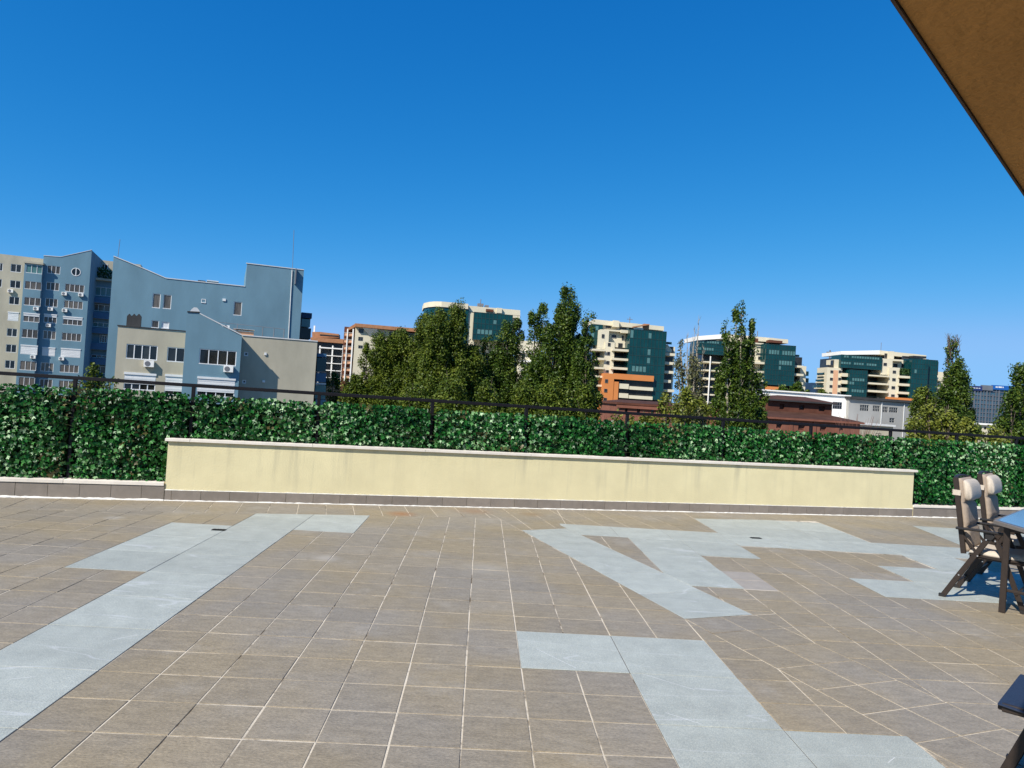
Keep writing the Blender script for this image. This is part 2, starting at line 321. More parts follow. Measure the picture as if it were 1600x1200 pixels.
def render_mat():
    """cream masonry paint, rain streaks running down from the coping joints"""
    mt = mat('cream_render', (.71, .625, .372), .85, .06, 2.2, .2, bump=.28, bscale=46, coord='Object')
    t = mt.node_tree; N = t.nodes; L = t.links; b = N['Principled BSDF']; src = b.inputs['Base Color'].links[0].from_socket
    tc = N.new('ShaderNodeTexCoord'); mp = N.new('ShaderNodeMapping'); mp.inputs['Scale'].default_value = (6, 1, .35); L.new(tc.outputs['Object'], mp.inputs[0])
    n = N.new('ShaderNodeTexNoise'); n.inputs['Scale'].default_value = 1.; n.inputs['Detail'].default_value = 6; n.inputs['Roughness'].default_value = .65; L.new(mp.outputs[0], n.inputs['Vector'])
    n0 = N.new('ShaderNodeTexNoise'); n0.inputs['Scale'].default_value = .9; n0.inputs['Detail'].default_value = 1; L.new(tc.outputs['Object'], n0.inputs['Vector'])
    sx = N.new('ShaderNodeSeparateXYZ'); L.new(tc.outputs['Object'], sx.inputs[0])
    zr = N.new('ShaderNodeMapRange'); zr.inputs['From Min'].default_value = .05; zr.inputs['From Max'].default_value = .78; zr.inputs['To Min'].default_value = .05; zr.inputs['To Max'].default_value = 1; L.new(sx.outputs['Z'], zr.inputs[0])
    cr = N.new('ShaderNodeValToRGB'); cr.color_ramp.elements[0].position = .5; cr.color_ramp.elements[0].color = (0, 0, 0, 1); cr.color_ramp.elements[1].position = .78; cr.color_ramp.elements[1].color = (1, 1, 1, 1); L.new(n.outputs['Fac'], cr.inputs[0])
    c0 = N.new('ShaderNodeValToRGB'); c0.color_ramp.elements[0].position = .4; c0.color_ramp.elements[0].color = (.25, .25, .25, 1); c0.color_ramp.elements[1].position = .62; L.new(n0.outputs['Fac'], c0.inputs[0])
    a = N.new('ShaderNodeMath'); a.operation = 'MULTIPLY'; L.new(cr.outputs[0], a.inputs[0]); L.new(zr.outputs[0], a.inputs[1])
    a2 = N.new('ShaderNodeMath'); a2.operation = 'MULTIPLY'; L.new(a.outputs[0], a2.inputs[0]); L.new(c0.outputs[0], a2.inputs[1])
    m3 = N.new('ShaderNodeMix'); m3.data_type = 'RGBA'; L.new(a2.outputs[0], m3.inputs[0]); L.new(src, m3.inputs[6]); m3.inputs[7].default_value = (.36, .33, .23, 1)
    L.new(m3.outputs[2], b.inputs['Base Color']); return mt

M = {}
M['tile'] = tile_mat(); M['slab'] = slab_mat(); M['grout'] = grout_mat(); M['render'] = render_mat()
M['joint'] = mat('dark_joint_mortar', (.13, .125, .12), .9, .2, 6., .2)
M['tile_pale'] = mat('pale_tile', (.34, .30, .25), .55, .08, 8., .35, bump=.15, bscale=60)
M['plinth'] = mat('plinth_tile', (.235, .200, .165), .5, .10, 8., .35, bump=.1, bscale=60, island=.10)
M['sealant'] = mat('white_sealant', (.72, .69, .62), .7, .12, 12., .3, bump=.3)
M['stone'] = mat('pale_coping_stone', (.74, .67, .57), .6, .08, 7., .35, bump=.12, bscale=60, island=.06)
M['rail'] = mat('dark_painted_steel', (.007, .006, .008), .55, .2, 20., .25)
M['ivy'] = leaf_mat('ivy_leaf', [(0, (.002, .022, .003)), (.48, (.005, .060, .006)), (.68, (.014, .120, .014)), (.80, (.070, .21, .05)), (.97, (.40, .54, .31))], .40, .28, brown=(.10, .085, .028))
M['ivy_back'] = mat('ivy_backing', (.006, .022, .008), .9, .4, 30., .1)
M['stem'] = mat('ivy_stem', (.05, .06, .02), .8, .3, 30., .2)
M['alu'] = mat('brown_painted_aluminium', (.030, .021, .016), .48, .12, 30., .3)
M['plastic'] = mat('dark_hinge_plastic', (.018, .016, .015), .45, .1, 30., .4)
M['cushion'] = mat('taupe_cushion_fabric', (.36, .285, .215), .9, .07, 40., .15, bump=.25, bscale=300)
M['pillow'] = mat('beige_pillow_fabric', (.53, .455, .365), .9, .06, 40., .15, bump=.25, bscale=300)
M['navy'] = mat('navy_sling_fabric', (.022, .032, .060), .55, .15, 60., .4, bump=.15, bscale=400)
M['glasstop'] = mat('blue_glass_tabletop', (.12, .235, .37), .12, .05, 5., .6)
M['tedge'] = mat('table_rim_metal', (.16, .14, .125), .35, .1, 20., .5)
M['rivet'] = mat('bright_rivet', (.75, .75, .75), .25, .05, 20., .5, metal=1.)
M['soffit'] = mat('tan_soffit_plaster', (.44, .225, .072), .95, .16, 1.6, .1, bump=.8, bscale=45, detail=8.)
M['drip'] = mat('soffit_drip_edge', (.09, .06, .045), .8, .1, 5., .2)
M['drain'] = mat('black_drain', (.012, .012, .013), .6, .1, 20., .3)
M['ground'] = mat('dry_grass_and_earth', (.10, .10, .045), .95, .35, .05, .1, col2=(.16, .13, .08))
M['asph'] = mat('asphalt', (.055, .055, .057), .9, .2, .3, .2)

# ================================================================== terrace
TS = 1 / 3.; YA = .0396; TX = -.3835; TY = 9.9275
def tw(k, r):
    """tile-grid coordinates -> metres"""
    return ((TX + math.cos(YA) * k - math.sin(YA) * r) * TS, (TY + math.sin(YA) * k + math.cos(YA) * r) * TS)
WSL = .263; WA = math.atan(WSL); WU = np.array([math.cos(WA), math.sin(WA), 0]); WN = np.array([-math.sin(WA), math.cos(WA), 0]); WO = np.array([0, 10.284, 0])
def wall_xy(u, v): p = WO + WU * u + WN * v; return (p[0], p[1])
def to_kr(x, y):
    a = x / TS - TX; b = y / TS - TY
    return (math.cos(YA) * a + math.sin(YA) * b, -math.sin(YA) * a + math.cos(YA) * b)

# mortar bed / terrace body
mb = MB()
corn = [wall_xy(-12, .45), wall_xy(14, .45), (14, -7), (-12, -7)]
mb.slab(corn, GROUND, -.0032)
floor = mb.build('terrace_floor', M['grout']); tag(floor, kind='structure')

tiles = []      # (polygon, matkey, kind)
def half(p, q):
    """half-plane left of p->q in grid coords"""
    nx, ny = -(q[1] - p[1]), (q[0] - p[0]); L = math.hypot(nx, ny); nx /= L; ny /= L
    return nx, ny, nx * p[0] + ny * p[1]
def fill(halves, org, ang, size, rect, mk='tile', skip=None, stagger=0.0, name='tile'):
    """lay square cells (grid coords) turned by ang inside the convex region given by half planes"""
    (i0, i1, j0, j1) = rect; c, s = math.cos(ang), math.sin(ang); sx, sy = size
    for i in range(i0, i1):
        off = stagger * (i % 3 - 1)
        for j in range(j0, j1):
            P = [(i * sx, j * sy + off), ((i + 1) * sx, j * sy + off), ((i + 1) * sx, (j + 1) * sy + off), (i * sx, (j + 1) * sy + off)]
            P = [(org[0] + c * a - s * b, org[1] + s * a + c * b) for a, b in P]
            cx = sum(p[0] for p in P) / 4; cy = sum(p[1] for p in P) / 4
            if skip and skip(cx, cy): continue
            Q = P
            for h in halves:
                Q = clip_half(Q, *h)
                if len(Q) < 3: break
            if len(Q) < 3 or area(Q) < .012: continue
            whole = len(Q) == 4 and abs(area(Q) - sx * sy) < 1e-4
            tiles.append((Q, mk, name, whole, ang, sx, sy))
def rect_slabs(k0, k1, r0, r1, extra=(), stepk=2, stepr=2):
    ks = list(np.arange(k0, k1 - .3, stepk)) + [k1]; rs = list(np.arange(r0, r1 - .3, stepr)) + [r1]
    for a, b in zip(ks[:-1], ks[1:]):
        for c, d in zip(rs[:-1], rs[1:]):
            Q = [(a, c), (b, c), (b, d), (a, d)]
            for h in extra:
                Q = clip_half(Q, *h)
                if len(Q) < 3: break
            if len(Q) > 2 and area(Q) > .05: tiles.append((Q, 'slab', 'slab', False, 0, 0, 0))
L1 = half((7.93, -2), (1.70, 16.05))                       # edge of the middle field, along the diagonal valley
L1r = (-L1[0], -L1[1], -L1[2])
LB = half((10, 20.45), (-20, 13.70))                       # below the border courses: r <= 18.2+.225k
LBr = (-LB[0], -LB[1], -LB[2])
kw = [to_kr(*wall_xy(-12, -.012)), to_kr(*wall_xy(14, -.012))]
LW = half(kw[1], kw[0])                                    # in front of the wall
def in_grey_left(k, r):
    return (-10 < k < -8 and 7.95 < r < 13.7) or (-8 < k < -6 and r < 16.9) or (-6 < k < -4 and 13.9 < r < 17.5)
def in_grey_mid(k, r):
    return (1 < k < 3 and 3 < r < 5) or (3 < k < 5 and r < 5) or (5 < k < 7 and r < 1)
def in_grey_right(k, r):
    return (7.55 < k < 9.6 and r > 13.45) or (9.6 < k < 15.65 and r > 15.5) or (k > 15.6 and k < 17.6 and r > 13.4) or (k > 13.5 and k < 19.6 and 11.4 < r < 13.4) or (k > 11.5 and k < 19.5 and 9.4 < r < 11.4) or (k > 15.6 and r > 15.5)
fill([L1, LB, half((5, 30), (5, -10))] if 0 else [L1, LB], (0, 0), 0, (1, 1), (-21, 9, -3, 20), skip=lambda k, r: in_grey_left(k, r) or in_grey_mid(k, r))
# grey slabs, left figure
rect_slabs(-10, -8, 7.97, 14); rect_slabs(-8, -6, -4, 16.9, (half((0, 18.19), (-10, 15.94)),)); rect_slabs(-6, -4, 13.9, 17.6, (half((0, 18.19), (-10, 15.94)),), stepr=4)
# grey slabs, figure in the foreground
rect_slabs(1, 3, 3, 5); rect_slabs(3, 5, -3, 5); rect_slabs(5, 6.97, -3, 1)
# diagonal grey bar
D0, D1 = (5., 6.45), (1.72, 16.1); dl = math.hypot(D1[0] - D0[0], D1[1] - D0[1]); dx, dy = (D1[0] - D0[0]) / dl, (D1[1] - D0[1]) / dl; ex, ey = dy, -dx
tt = 0.0
top_h = half((3.5, 16.95), (1.7, 16.05))
while tt < dl + 1:
    a = (D0[0] + dx * tt, D0[1] + dy * tt); b = (a[0] + dx * 2, a[1] + dy * 2)
    Q = [a, (a[0] + ex * 1.95, a[1] + ey * 1.95), (b[0] + ex * 1.95, b[1] + ey * 1.95), b]
    Q = clip_half(Q, *top_h)
    if len(Q) > 2 and area(Q) > .05: tiles.append((Q, 'slab', 'slab', False, 0, 0, 0))
    tt += 2
DR = half((D0[0] + ex * 1.95, D0[1] + ey * 1.95), (D1[0] + ex * 1.95, D1[1] + ey * 1.95)); DRr = (-DR[0], -DR[1], -DR[2])
# grey fields on the right
rect_slabs(5.6, 7.55, 9.45, 15.85, (DRr,)); rect_slabs(3.3, 9.62, 15.85, 17.85, (DRr,)); rect_slabs(7.55, 9.6, 13.45, 15.85)
rect_slabs(9.62, 15.65, 15.5, 21.8, (half((19, 23.05), (9, 20.9)),)); rect_slabs(15.65, 23.6, 15.5, 17.6)
rect_slabs(15.6, 17.6, 13.4, 15.5); rect_slabs(13.55, 17.55, 11.4, 13.4); rect_slabs(17.55, 19.55, 11.4, 13.4); rect_slabs(11.5, 19.5, 9.4, 11.4)
rect_slabs(19.7, 26, 18.0, 22.6, (half((20.4, 22.6), (19.4, 17.0)) if False else half((19.6, 17.0), (20.4, 22.6)) if False else (1, -.16, 19.7 - .16 * 18.0),))
# right field (offset half a tile)
LC = half((7.45, 5.35), (7.45 + .36 * 8.35, -3)); KR = (1, 0, 7.5)
fill([LC, KR, (0, -1, -15.5)], (.5, .4), 0, (1, 1), (6, 27, -4, 16), skip=lambda k, r: in_grey_right(k, r) or (k < 9 and 9.4 < r < 11.4 and k < 8.5))
fill([KR], (.52, .45), 0, (1, 1), (7, 8, 9, 11), mk='tile_pale')
# brown triangle inside the right figure, and pocket between bar and field
fill([DRr, (-1, 0, -5.6), (0, -1, -15.85)], (.6, .4), 0, (1, 1), (2, 6, 9, 17))
fill([DRr, (-1, 0, -7.5), (0, -1, -9.45), half((5.0, 6.45), (6.83, 7.05))], (.5, .4), 0, (1, 1), (4, 8, 5, 10))
# diagonal valley field
ang = math.atan(.345)
LCr = (-LC[0], -LC[1], -LC[2])
fill([L1r, half((6.83, 7.03), (5.0, 6.45)), (-1, 0, -7.5)], (5.0, 6.45), ang, (1, 1), (-2, 4, -4, 1), skip=lambda k, r: r < 5.35)
fill([L1r, LCr, half((6.83, 7.03), (5.0, 6.45))], (5.0, 6.45), ang, (1, 1), (-2, 4, -12, 1), skip=lambda k, r: r >= 5.35)
# border courses along the wall
ang = math.atan2(kw[1][1] - kw[0][1], kw[1][0] - kw[0][0])
fill([LW, LBr, L1], kw[0], ang, (1.056, 1.08), (0, 40, -4, 0))
fill([LW, (-1, 0, -3.55), L1r, half((1.7, 16.05), (3.6, 17.0))], kw[0], ang, (1.056, 1.08), (15, 60, -7, 0))
fill([LW, (-1, 0, -9.6), (1, 0, 3.55), (0, 1, 17.87)], kw[0], ang, (1.056, 1.08), (15, 60, -7, 0))
fill([LW, (-1, 0, -15.7), (1, 0, 9.6), half((9, 20.9), (19, 23.05))], kw[0], ang, (1.056, 1.08), (15, 60, -7, 0))
fill([LW, (1, 0, 15.7), (0, 1, 17.6), (-1, .16, -19.7 + .16 * 18.0)], kw[0], ang, (1.056, 1.08), (20, 70, -9, 0))
fill([LW, (1, -.16, 19.7 - .16 * 18.0), (0, 1, 22.6)], kw[0], ang, (1.056, 1.08), (20, 70, -9, 0))

GAP = .0088
full_mesh = {}
def tile_mesh(sx, sy, mk):
    key = (round(sx, 3), round(sy, 3), mk)
    if key not in full_mesh:
        hx, hy = sx * TS / 2 - GAP / 2, sy * TS / 2 - GAP / 2
        full_mesh[key] = MB().slab([(-hx, -hy), (hx, -hy), (hx, hy), (-hx, hy)], -.012, 0, .0020).mesh('tile', M[mk])
    return full_mesh[key]
rec = []
for T in tiles:
    Q = T[0]; W = [tw(*p) for p in Q]
    cx = sum(p[0] for p in W) / len(W); cy = sum(p[1] for p in W) / len(W)
    d = math.hypot(cx, cy); vis = cy > .8 and abs(cx / max(cy, .1)) < .80 and cy > 1.6
    size = area(W) * 1 / max(cy, .5) ** 3
    rec.append((0 if vis else 1, -size, T, W, cx, cy))
rec.sort(key=lambda q: (q[0], q[1]))
nb = 0; rest = MB(); bed = MB()
for vis, _, T, W, cx, cy in rec:
    Q, mk, nm, whole, a, sx, sy = T
    jz = random.uniform(-.0012, .0012)
    if nm == 'slab': bed.poly([(p[0], p[1], -.0014) for p in (W if sum(W[i][0] * W[(i + 1) % len(W)][1] - W[(i + 1) % len(W)][0] * W[i][1] for i in range(len(W))) > 0 else W[::-1])])
    if nm == 'tile': nb += 1
    if nm == 'slab' or nb <= 300:
        if vis and nm == 'slab' and cy < -1: continue
        if whole:
            o = link(nm, tile_mesh(sx, sy, mk), floor); o.location = (cx + random.uniform(-.0016, .0016), cy + random.uniform(-.0016, .0016), jz)
            o.rotation_euler = (random.uniform(-.0025, .0025), random.uniform(-.0025, .0025), a + YA + random.uniform(-.003, .003))
        else:
            g = .0055 if nm == 'slab' else GAP
            I = inset([(p[0] - cx, p[1] - cy) for p in W], g / 2)
            if len(I) < 3: continue
            o = MB().slab(I, -.012, .0015 if nm == 'slab' else 0, .0015).build(nm, M[mk], floor); o.location = (cx, cy, jz * .5)
    else:
        I = inset(W, GAP / 2)
        if len(I) < 3: continue
        rest.slab(I, -.012, jz * .7, .002)
o = rest.build('far_tiles', M['tile'], floor); o['kind'] = 'stuff'
o = bed.build('slab_bedding', M['joint'], floor); o['kind'] = 'stuff'
# small floor outlets
for (x, y, rz) in ((342, 828.3, .1), (1181, 841, .1)):
    p = at_z(x, y, 0)
    o = MB().box(-.07, .07, -.035, .035, -.004, .006).build('drain', M['drain'], floor); o.location = p; o.rotation_euler = (0, 0, rz)
    g = MB()
    for k in range(4): g.box(-.055 + k * .03, -.035 + k * .03, -.025, .025, .0055, .009)
    g.build('grating', M['rail'], o)

# ------------------------------------------------------------------ parapet walls
def wall_thing(name, label, u0, u1, cat='wall'):
    x, y = wall_xy(0, 0); return thing(name, label, cat, (x, y, 0), WA)
UL, UR = -4.51, 7.17
def plinth(t, u0, u1, h, ph, y=0.0):
    """tiles fixed upright along the foot of a wall"""
    n0 = math.floor((u0 - ph) / .352)
    k = n0
    while ph + k * .352 < u1 - .02:
        a = max(u0, ph + k * .352) + .0025; b = min(u1, ph + (k + 1) * .352) - .0025; k += 1
        if b - a < .04: continue
        q = random.uniform(-.0015, .0015)
        MB().box(a, b, y - .011 + q, y - .001, .004, h + random.uniform(-.002, .002)).build('plinth_tile', M['plinth'], t)
def bead(t, u0, u1, y, seed, z=.0, sc=1.0):
    """uneven bead of white sealant in the corner between floor and plinth"""
    r = random.Random(seed); g = MB(); n = int((u1 - u0) / .05); pts = []
    for i in range(n + 1):
        u = u0 + (u1 - u0) * i / n
        pts.append((u, y - (.010 + r.uniform(0, .012)) * sc, .010 * sc + r.uniform(0, .010) * sc))
    for i in range(n):
        a, b = pts[i], pts[i + 1]; q = len(g.v)
        g.v += [(a[0], a[1], z), (b[0], b[1], z), (b[0], b[1], z + .004), (a[0], a[1], z + .004), (b[0], y, z + b[2]), (a[0], y, z + a[2])]
        g.f += [(q, q + 1, q + 2, q + 3), (q + 3, q + 2, q + 4, q + 5)]
    return g.build('sealant_bead', M['sealant'], t)
def caps(t, u0, u1, y0, y1, z0, z1, joints, name='cap_stone'):
    js = [u0] + [j for j in joints if u0 + .1 < j < u1 - .1] + [u1]
    for a, b in zip(js[:-1], js[1:]):
        q = random.uniform(-.003, .003)
        g = MB(); x0, x1 = a + .002, b - .002; ch = .005
        g.slab([(x0, y0 + q), (x1, y0 + q), (x1, y1), (x0, y1)], z0, z1 + q * .5, ch)
        g.build(name, M['stone'], t)
tall = wall_thing('parapet_wall', 'long cream rendered parapet wall with pale coping in front of the ivy screen', UL, UR)
MB().box(UL, UR, 0, .13, -.004, .765).build('wall_body', M['render'], tall)
plinth(tall, UL, UR, .132, UL - .27)
bead(tall, UL, UR, -.012, 3, 0, .8); bead(tall, UL, UR, -.002, 5, .134, .55)
caps(tall, UL - .035, UR + .05, -.034, .165, .767, .803, [-4.25, -2.72, -1.2, .35, 1.9, 3.45, 5.0, 6.3])
lowl = wall_thing('parapet_wall', 'low brown tiled kerb wall under the ivy screen left of the cream wall', -12, UL)
MB().box(-12, UL - .004, 0, .30, -.004, .19).build('wall_body', M['render'], lowl)
plinth(lowl, -12, UL - .004, .186, UL - .27); bead(lowl, -12, UL - .004, -.012, 8, 0, 1.25)
caps(lowl, -12, UL - .012, -.022, .30, .192, .235, [-10.2, -8.7, -7.2, -5.67])
lowr = wall_thing('parapet_wall', 'low brown tiled kerb wall under the ivy screen behind the folding chairs', UR, 14)
MB().box(UR + .004, 14, 0, .30, -.004, .165).build('wall_body', M['render'], lowr)
plinth(lowr, UR + .004, 14, .16, UL - .27); bead(lowr, UR + .004, 14, -.012, 9)
caps(lowr, UR + .012, 14, -.022, .30, .167, .203, [8.6, 10.1, 11.6])

# ------------------------------------------------------------------ railing
x, y = wall_xy(0, 0)
rl = thing('metal_railing', 'dark steel handrail on posts running above the ivy screen', 'railing', (x, y, 0), WA)
RZ0, RZ1 = 1.499, 1.432
def rz(u): return 1.478 - (u - .29) * .0036
g = MB(); g.bar([(u, .17, rz(u)) for u in (-12, -6, 0, 6, 14)], .05, .045); g.build('top_rail', M['rail'], rl)
g = MB(); g.bar([(u, .17, rz(u) - .20) for u in (-12, -6, 0, 6, 14)], .03, .02); g.build('lower_rail', M['rail'], rl)
POSTS = [-11.3, -9.8, -8.4, -7.05, -5.67, -4.28, -2.68, -1.11, .29, 1.91, 3.57, 5.21, 6.80, 8.21, 9.55, 11.0, 12.5]
for u in POSTS:
    g = MB(); g.bar([(u, .17, .19), (u, .17, rz(u) - .02)], .045, .045, (1, 0, 0)); g.box(u - .06, u + .06, .11, .23, .2 if (u < UL or u > UR) else .1, .212); g.build('post', M['rail'], rl)

# ------------------------------------------------------------------ ivy screen
def hedge_top(u): return 1.352 - .0035 * u + .007 * math.sin(u * 2.3) + .005 * math.sin(u * 7.1)
x, y = wall_xy(0, 0)
iv = thing('ivy_screen', 'dense artificial ivy screen fixed to the railing behind the parapet walls', 'ivy screen', (x, y, 0), WA)
g = MB()
n = 130
for i in range(n):
    a = -12 + 26 * i / n; b = -12 + 26 * (i + 1) / n
    zb = .205 if (a < UL or b > UR) else .6
    g.prism([(a, zb), (b, zb), (b, hedge_top(b) - .10), (a, hedge_top(a) - .10)], .205, .215)
g.build('backing_net', M['ivy_back'], iv)
NL = 66000
u = rng.uniform(-8.6, 12.5, NL)
ht = 1.352 - .0035 * u + .007 * np.sin(u * 2.3) + .005 * np.sin(u * 7.1)
zb = np.where((u < UL) | (u > UR), .222, .74)
z = zb + (ht + .01 - zb) * rng.random(NL) ** .98
keep = rng.random(NL) < np.where((u < UL) | (u > UR), 1.0, .62)
# thinner over the posts, so that the posts show as dark bands
dp = np.min(np.abs(u[:, None] - np.array(POSTS)[None]), 1)
keep &= rng.random(NL) < np.clip(.12 + (dp - .025) / .06, 0.12, 1)
# clumpy
cl = .5 + .5 * np.sin(u * 9.1 + 3 * np.sin(z * 7)) * np.sin(z * 13 + 2 * np.sin(u * 4.3))
keep &= rng.random(NL) < .55 + .45 * cl
u, z = u[keep], z[keep]; n = len(u)
v = .150 - rng.random(n) * .105 - .02 * np.sin(u * 5) * np.sin(z * 8)
v = np.where((u > UL) & (u < UR) & (z < .83), np.maximum(v, .11), v)
P = np.stack([u, v, z], -1)
Nn = np.stack([rng.normal(0, .55, n), -1 + rng.normal(0, .25, n), .25 + rng.normal(0, .5, n)], -1)
B = basis(Nn, math.pi + rng.normal(0, .75, n))        # tips hang down
s = rng.uniform(.030, .060, n)
tm = np.array([[0, -.45, 0], [-.32, -.18, .05], [-.62, .08, -.10], [-.25, .22, .04], [0, .75, -.16], [.25, .22, .04], [.62, .08, -.10], [.32, -.18, .05], [0, .05, -.05]])
tf = [(8, 0, 1), (8, 1, 2), (8, 2, 3), (8, 3, 4), (8, 4, 5), (8, 5, 6), (8, 6, 7), (8, 7, 0)]
V = np.einsum('nij,kj->nki', B, tm) * s[:, None, None] + P[:, None]
o = link('ivy_leaves', fast_mesh('ivy_leaves', V, [tuple(f[::-1]) for f in tf], M['ivy']), iv); o['kind'] = 'stuff'
g = MB()
for i in range(150):
    a = random.uniform(-8, 12); zz = random.uniform(.85, 1.3); L = random.uniform(.2, .5)
    g.tube([(a, .075, zz), (a + L * .4, .06, zz + random.uniform(-.05, .05)), (a + L, .08, zz + random.uniform(-.1, .1))], .003, 4)
o = g.build('ivy_stems', M['stem'], iv); o['kind'] = 'stuff'

# ------------------------------------------------------------------ folding chairs and table
FD = np.array([.718, -.702, 0]); FD /= np.linalg.norm(FD); WD = np.array([-FD[1], FD[0], 0])
CA = np.array([4.195, 6.75, 0.])
def cushion(mb, prof_fn, w0, w1, n_s, thick, puff=1.0):
    """padded sheet following a profile curve: prof_fn(t) -> (x,z),(nx,nz)"""
    nw = 12; base = len(mb.v)
    for side in (0, 1):
        for i in range(n_s + 1):
            t = i / n_s; (px, pz), (nx, nz) = prof_fn(t)
            for j in range(nw + 1):
                q = j / nw; e = min(1, 9 * min(q, 1 - q) + .5) * min(1, 12 * min(t, 1 - t) + .45)
                seam = 1 - .5 * math.exp(-((abs((t * 3) % 1 - .5) - .5) / .05) ** 2) if 0.05 < t < .95 else 1
                th = thick * e * seam * (1 if side else .15)
                mb.v.append((px + nx * th, w0 + (w1 - w0) * q, pz + nz * th))
    k = (n_s + 1) * (nw + 1)
    for i in range(n_s):
        for j in range(nw):
            a = base + i * (nw + 1) + j; b = a + 1; c = a + nw + 2; d = a + nw + 1
            mb.f.append((a, d, c, b)); mb.f.append((a + k, b + k, c + k, d + k))
    ring = [base + j for j in range(nw + 1)] + [base + i * (nw + 1) + nw for i in range(1, n_s + 1)] + [base + n_s * (nw + 1) + j for j in range(nw - 1, -1, -1)] + [base + i * (nw + 1) for i in range(n_s - 1, 0, -1)]
    for a, b in zip(ring, ring[1:] + ring[:1]): mb.f.append((a, b, b + k, a + k))
def folding_chair(label, A, f, group, padded=True):
    """local x = the way the chair faces, y = its width, z up"""
    t = thing('folding_chair', label, 'chair', tuple(A), math.atan2(f[1], f[0]), group)
    W_ = .56; al = M['alu']
    back0 = (.150, .435); back1 = (.052, 1.135)
    for y in (.0, W_):
        MB().bar([(.0, y, .0), (.13, y, .235), (.25, y, .445), (.352, y, .625)], .022, .046).build('rear_leg', al, t)
        MB().bar([(.355, y + (.024 if y == 0 else -.024), .635), (.40, y + (.024 if y == 0 else -.024), .59), (.445, y + (.024 if y == 0 else -.024), .50), (.49, y + (.024 if y == 0 else -.024), .38), (.635, y + (.024 if y == 0 else -.024), 0)], .022, .044).build('front_leg', al, t)
        yb = .03 if y == 0 else W_ - .03
        MB().bar([(back0[0], yb, back0[1]), (.118, yb, .66), (.082, yb, .92), (back1[0], yb, back1[1])], .024, .044).build('back_post', al, t)
        a = MB(); a.bar([(.09, y - (.02 if y == 0 else -.02), .668), (.25, y - (.02 if y == 0 else -.02), .675), (.50, y - (.02 if y == 0 else -.02), .672)], .05, .022, bev=.008); a.build('armrest', M['plastic'], t)
        MB().bar([(.14, yb, .60), (.23, yb, .49), (.27, yb, .44)], .016, .022).build('back_stay', al, t)
        MB().tube([(.355, y - .024, .635), (.355, y + .024, .635)], .034, 12).build('hinge', M['plastic'], t)
        for (rx, rzz) in ((.13, .235), (.33, .60), (.40, .60), (.27, .44)):
            MB().tube([(rx, y - .014, rzz), (rx, y - .018, rzz)] if y == 0 else [(rx, y + .014, rzz), (rx, y + .018, rzz)], .007, 8).build('rivet', M['rivet'], t)
        for (fx, n_) in ((.0, 1), (.635, 1)):
            MB().box(fx - .026, fx + .02, y - .016, y + .016, 0, .03).build('foot_cap', M['plastic'], t)
        MB().bar([(.20, yb, .425), (.42, yb, .43), (.60, yb, .425)], .022, .036).build('seat_rail', al, t)
    MB().tube([(.075, .0, .14), (.075, W_, .14)], .011, 8).build('stretcher', al, t)
    MB().tube([(.575, .0, .16), (.575, W_, .16)], .011, 8).build('stretcher', al, t)
    MB().bar([(.053, .03, 1.12), (.035, .15, 1.138), (.030, W_ / 2, 1.143), (.035, W_ - .15, 1.138), (.053, W_ - .03, 1.12)], .022, .03, (0, 0, 1)).build('top_rail', al, t)
    MB().bar([(.60, .03, .425), (.60, W_ - .03, .425)], .03, .034, (0, 0, 1)).build('front_rail', al, t)
    def bp(tt):
        x = .152 + (back1[0] - .152) * tt; zz = .45 + (1.125 - .45) * tt; L = math.hypot(1.125 - .45, .152 - back1[0]); return (x + .012, zz), ((1.125 - .45) / L, (.152 - back1[0]) / L)
    def sp(tt): return (.19 + .425 * tt, .437 - .01 * math.sin(tt * math.pi)), (0, 1)
    g = MB(); cushion(g, lambda q: ((bp(q)[0][0] - .012, bp(q)[0][1]), bp(q)[1]), .045, W_ - .045, 12, .006); g.build('back_sling', M['navy'] if not padded else M['alu'], t)
    g = MB(); cushion(g, sp, .005, W_ - .005, 8, .012); g.build('seat_sling', M['navy'] if not padded else M['alu'], t)
    if padded:
        g = MB(); cushion(g, bp, .048, W_ - .048, 24, .045); o = g.build('back_cushion', M['cushion'], t, True)
        g = MB(); cushion(g, lambda q: ((sp(q)[0][0], sp(q)[0][1] + .01), (0, 1)), .04, W_ - .04, 14, .055); g.build('seat_cushion', M['pillow'], t, True)
        # head pillow: a soft half-round bolster hung over the upper back
        g = MB(); nw, ns = 14, 18
        (bx_, bz_), (nx, nz) = bp(.835); tx_, tz_ = -nz, nx
        for i in range(nw + 1):
            q = i / nw; en = min(q, 1 - q); sc = .86 if en == 0 else (.97 if en < .08 else 1.0 - .02 * math.cos(q * 9))
            for j in range(ns):
                a = 2 * math.pi * j / ns; cx_, cz_ = math.cos(a), math.sin(a)
                # half-round section: flat against the back, bulging forward and a little down
                fw = .043 + (.058 * cx_ ** .8 if cx_ > 0 else .008 * cx_) * sc; up = .098 * (abs(cz_) ** .75 * (1 if cz_ > 0 else -1)) * sc - .020 * max(cx_, 0)
                g.v.append((bx_ + nx * fw + tx_ * up, .062 + (W_ - .124) * q + (.004 if en == 0 else 0) * (1 if q < .5 else -1), bz_ + nz * fw + tz_ * up))
        for i in range(nw):
            for j in range(ns):
                k = (j + 1) % ns; g.f.append((i * ns + j, (i + 1) * ns + j, (i + 1) * ns + k, i * ns + k))
        g.f.append(tuple(range(ns))); g.f.append(tuple(nw * ns + j for j in range(ns - 1, -1, -1)))
        pl = g.build('head_pillow', M['pillow'], t, True)
        (sx_, sz_), _ = bp(.80)
        s_ = MB(); s_.box(sx_ - .05, sx_ - .042, .012, W_ - .012, sz_ - .02, sz_ + .03)
        for yy in (.012, W_ - .018): s_.box(sx_ - .05, sx_ + .02, yy, yy + .006, sz_ - .02, sz_ + .03)
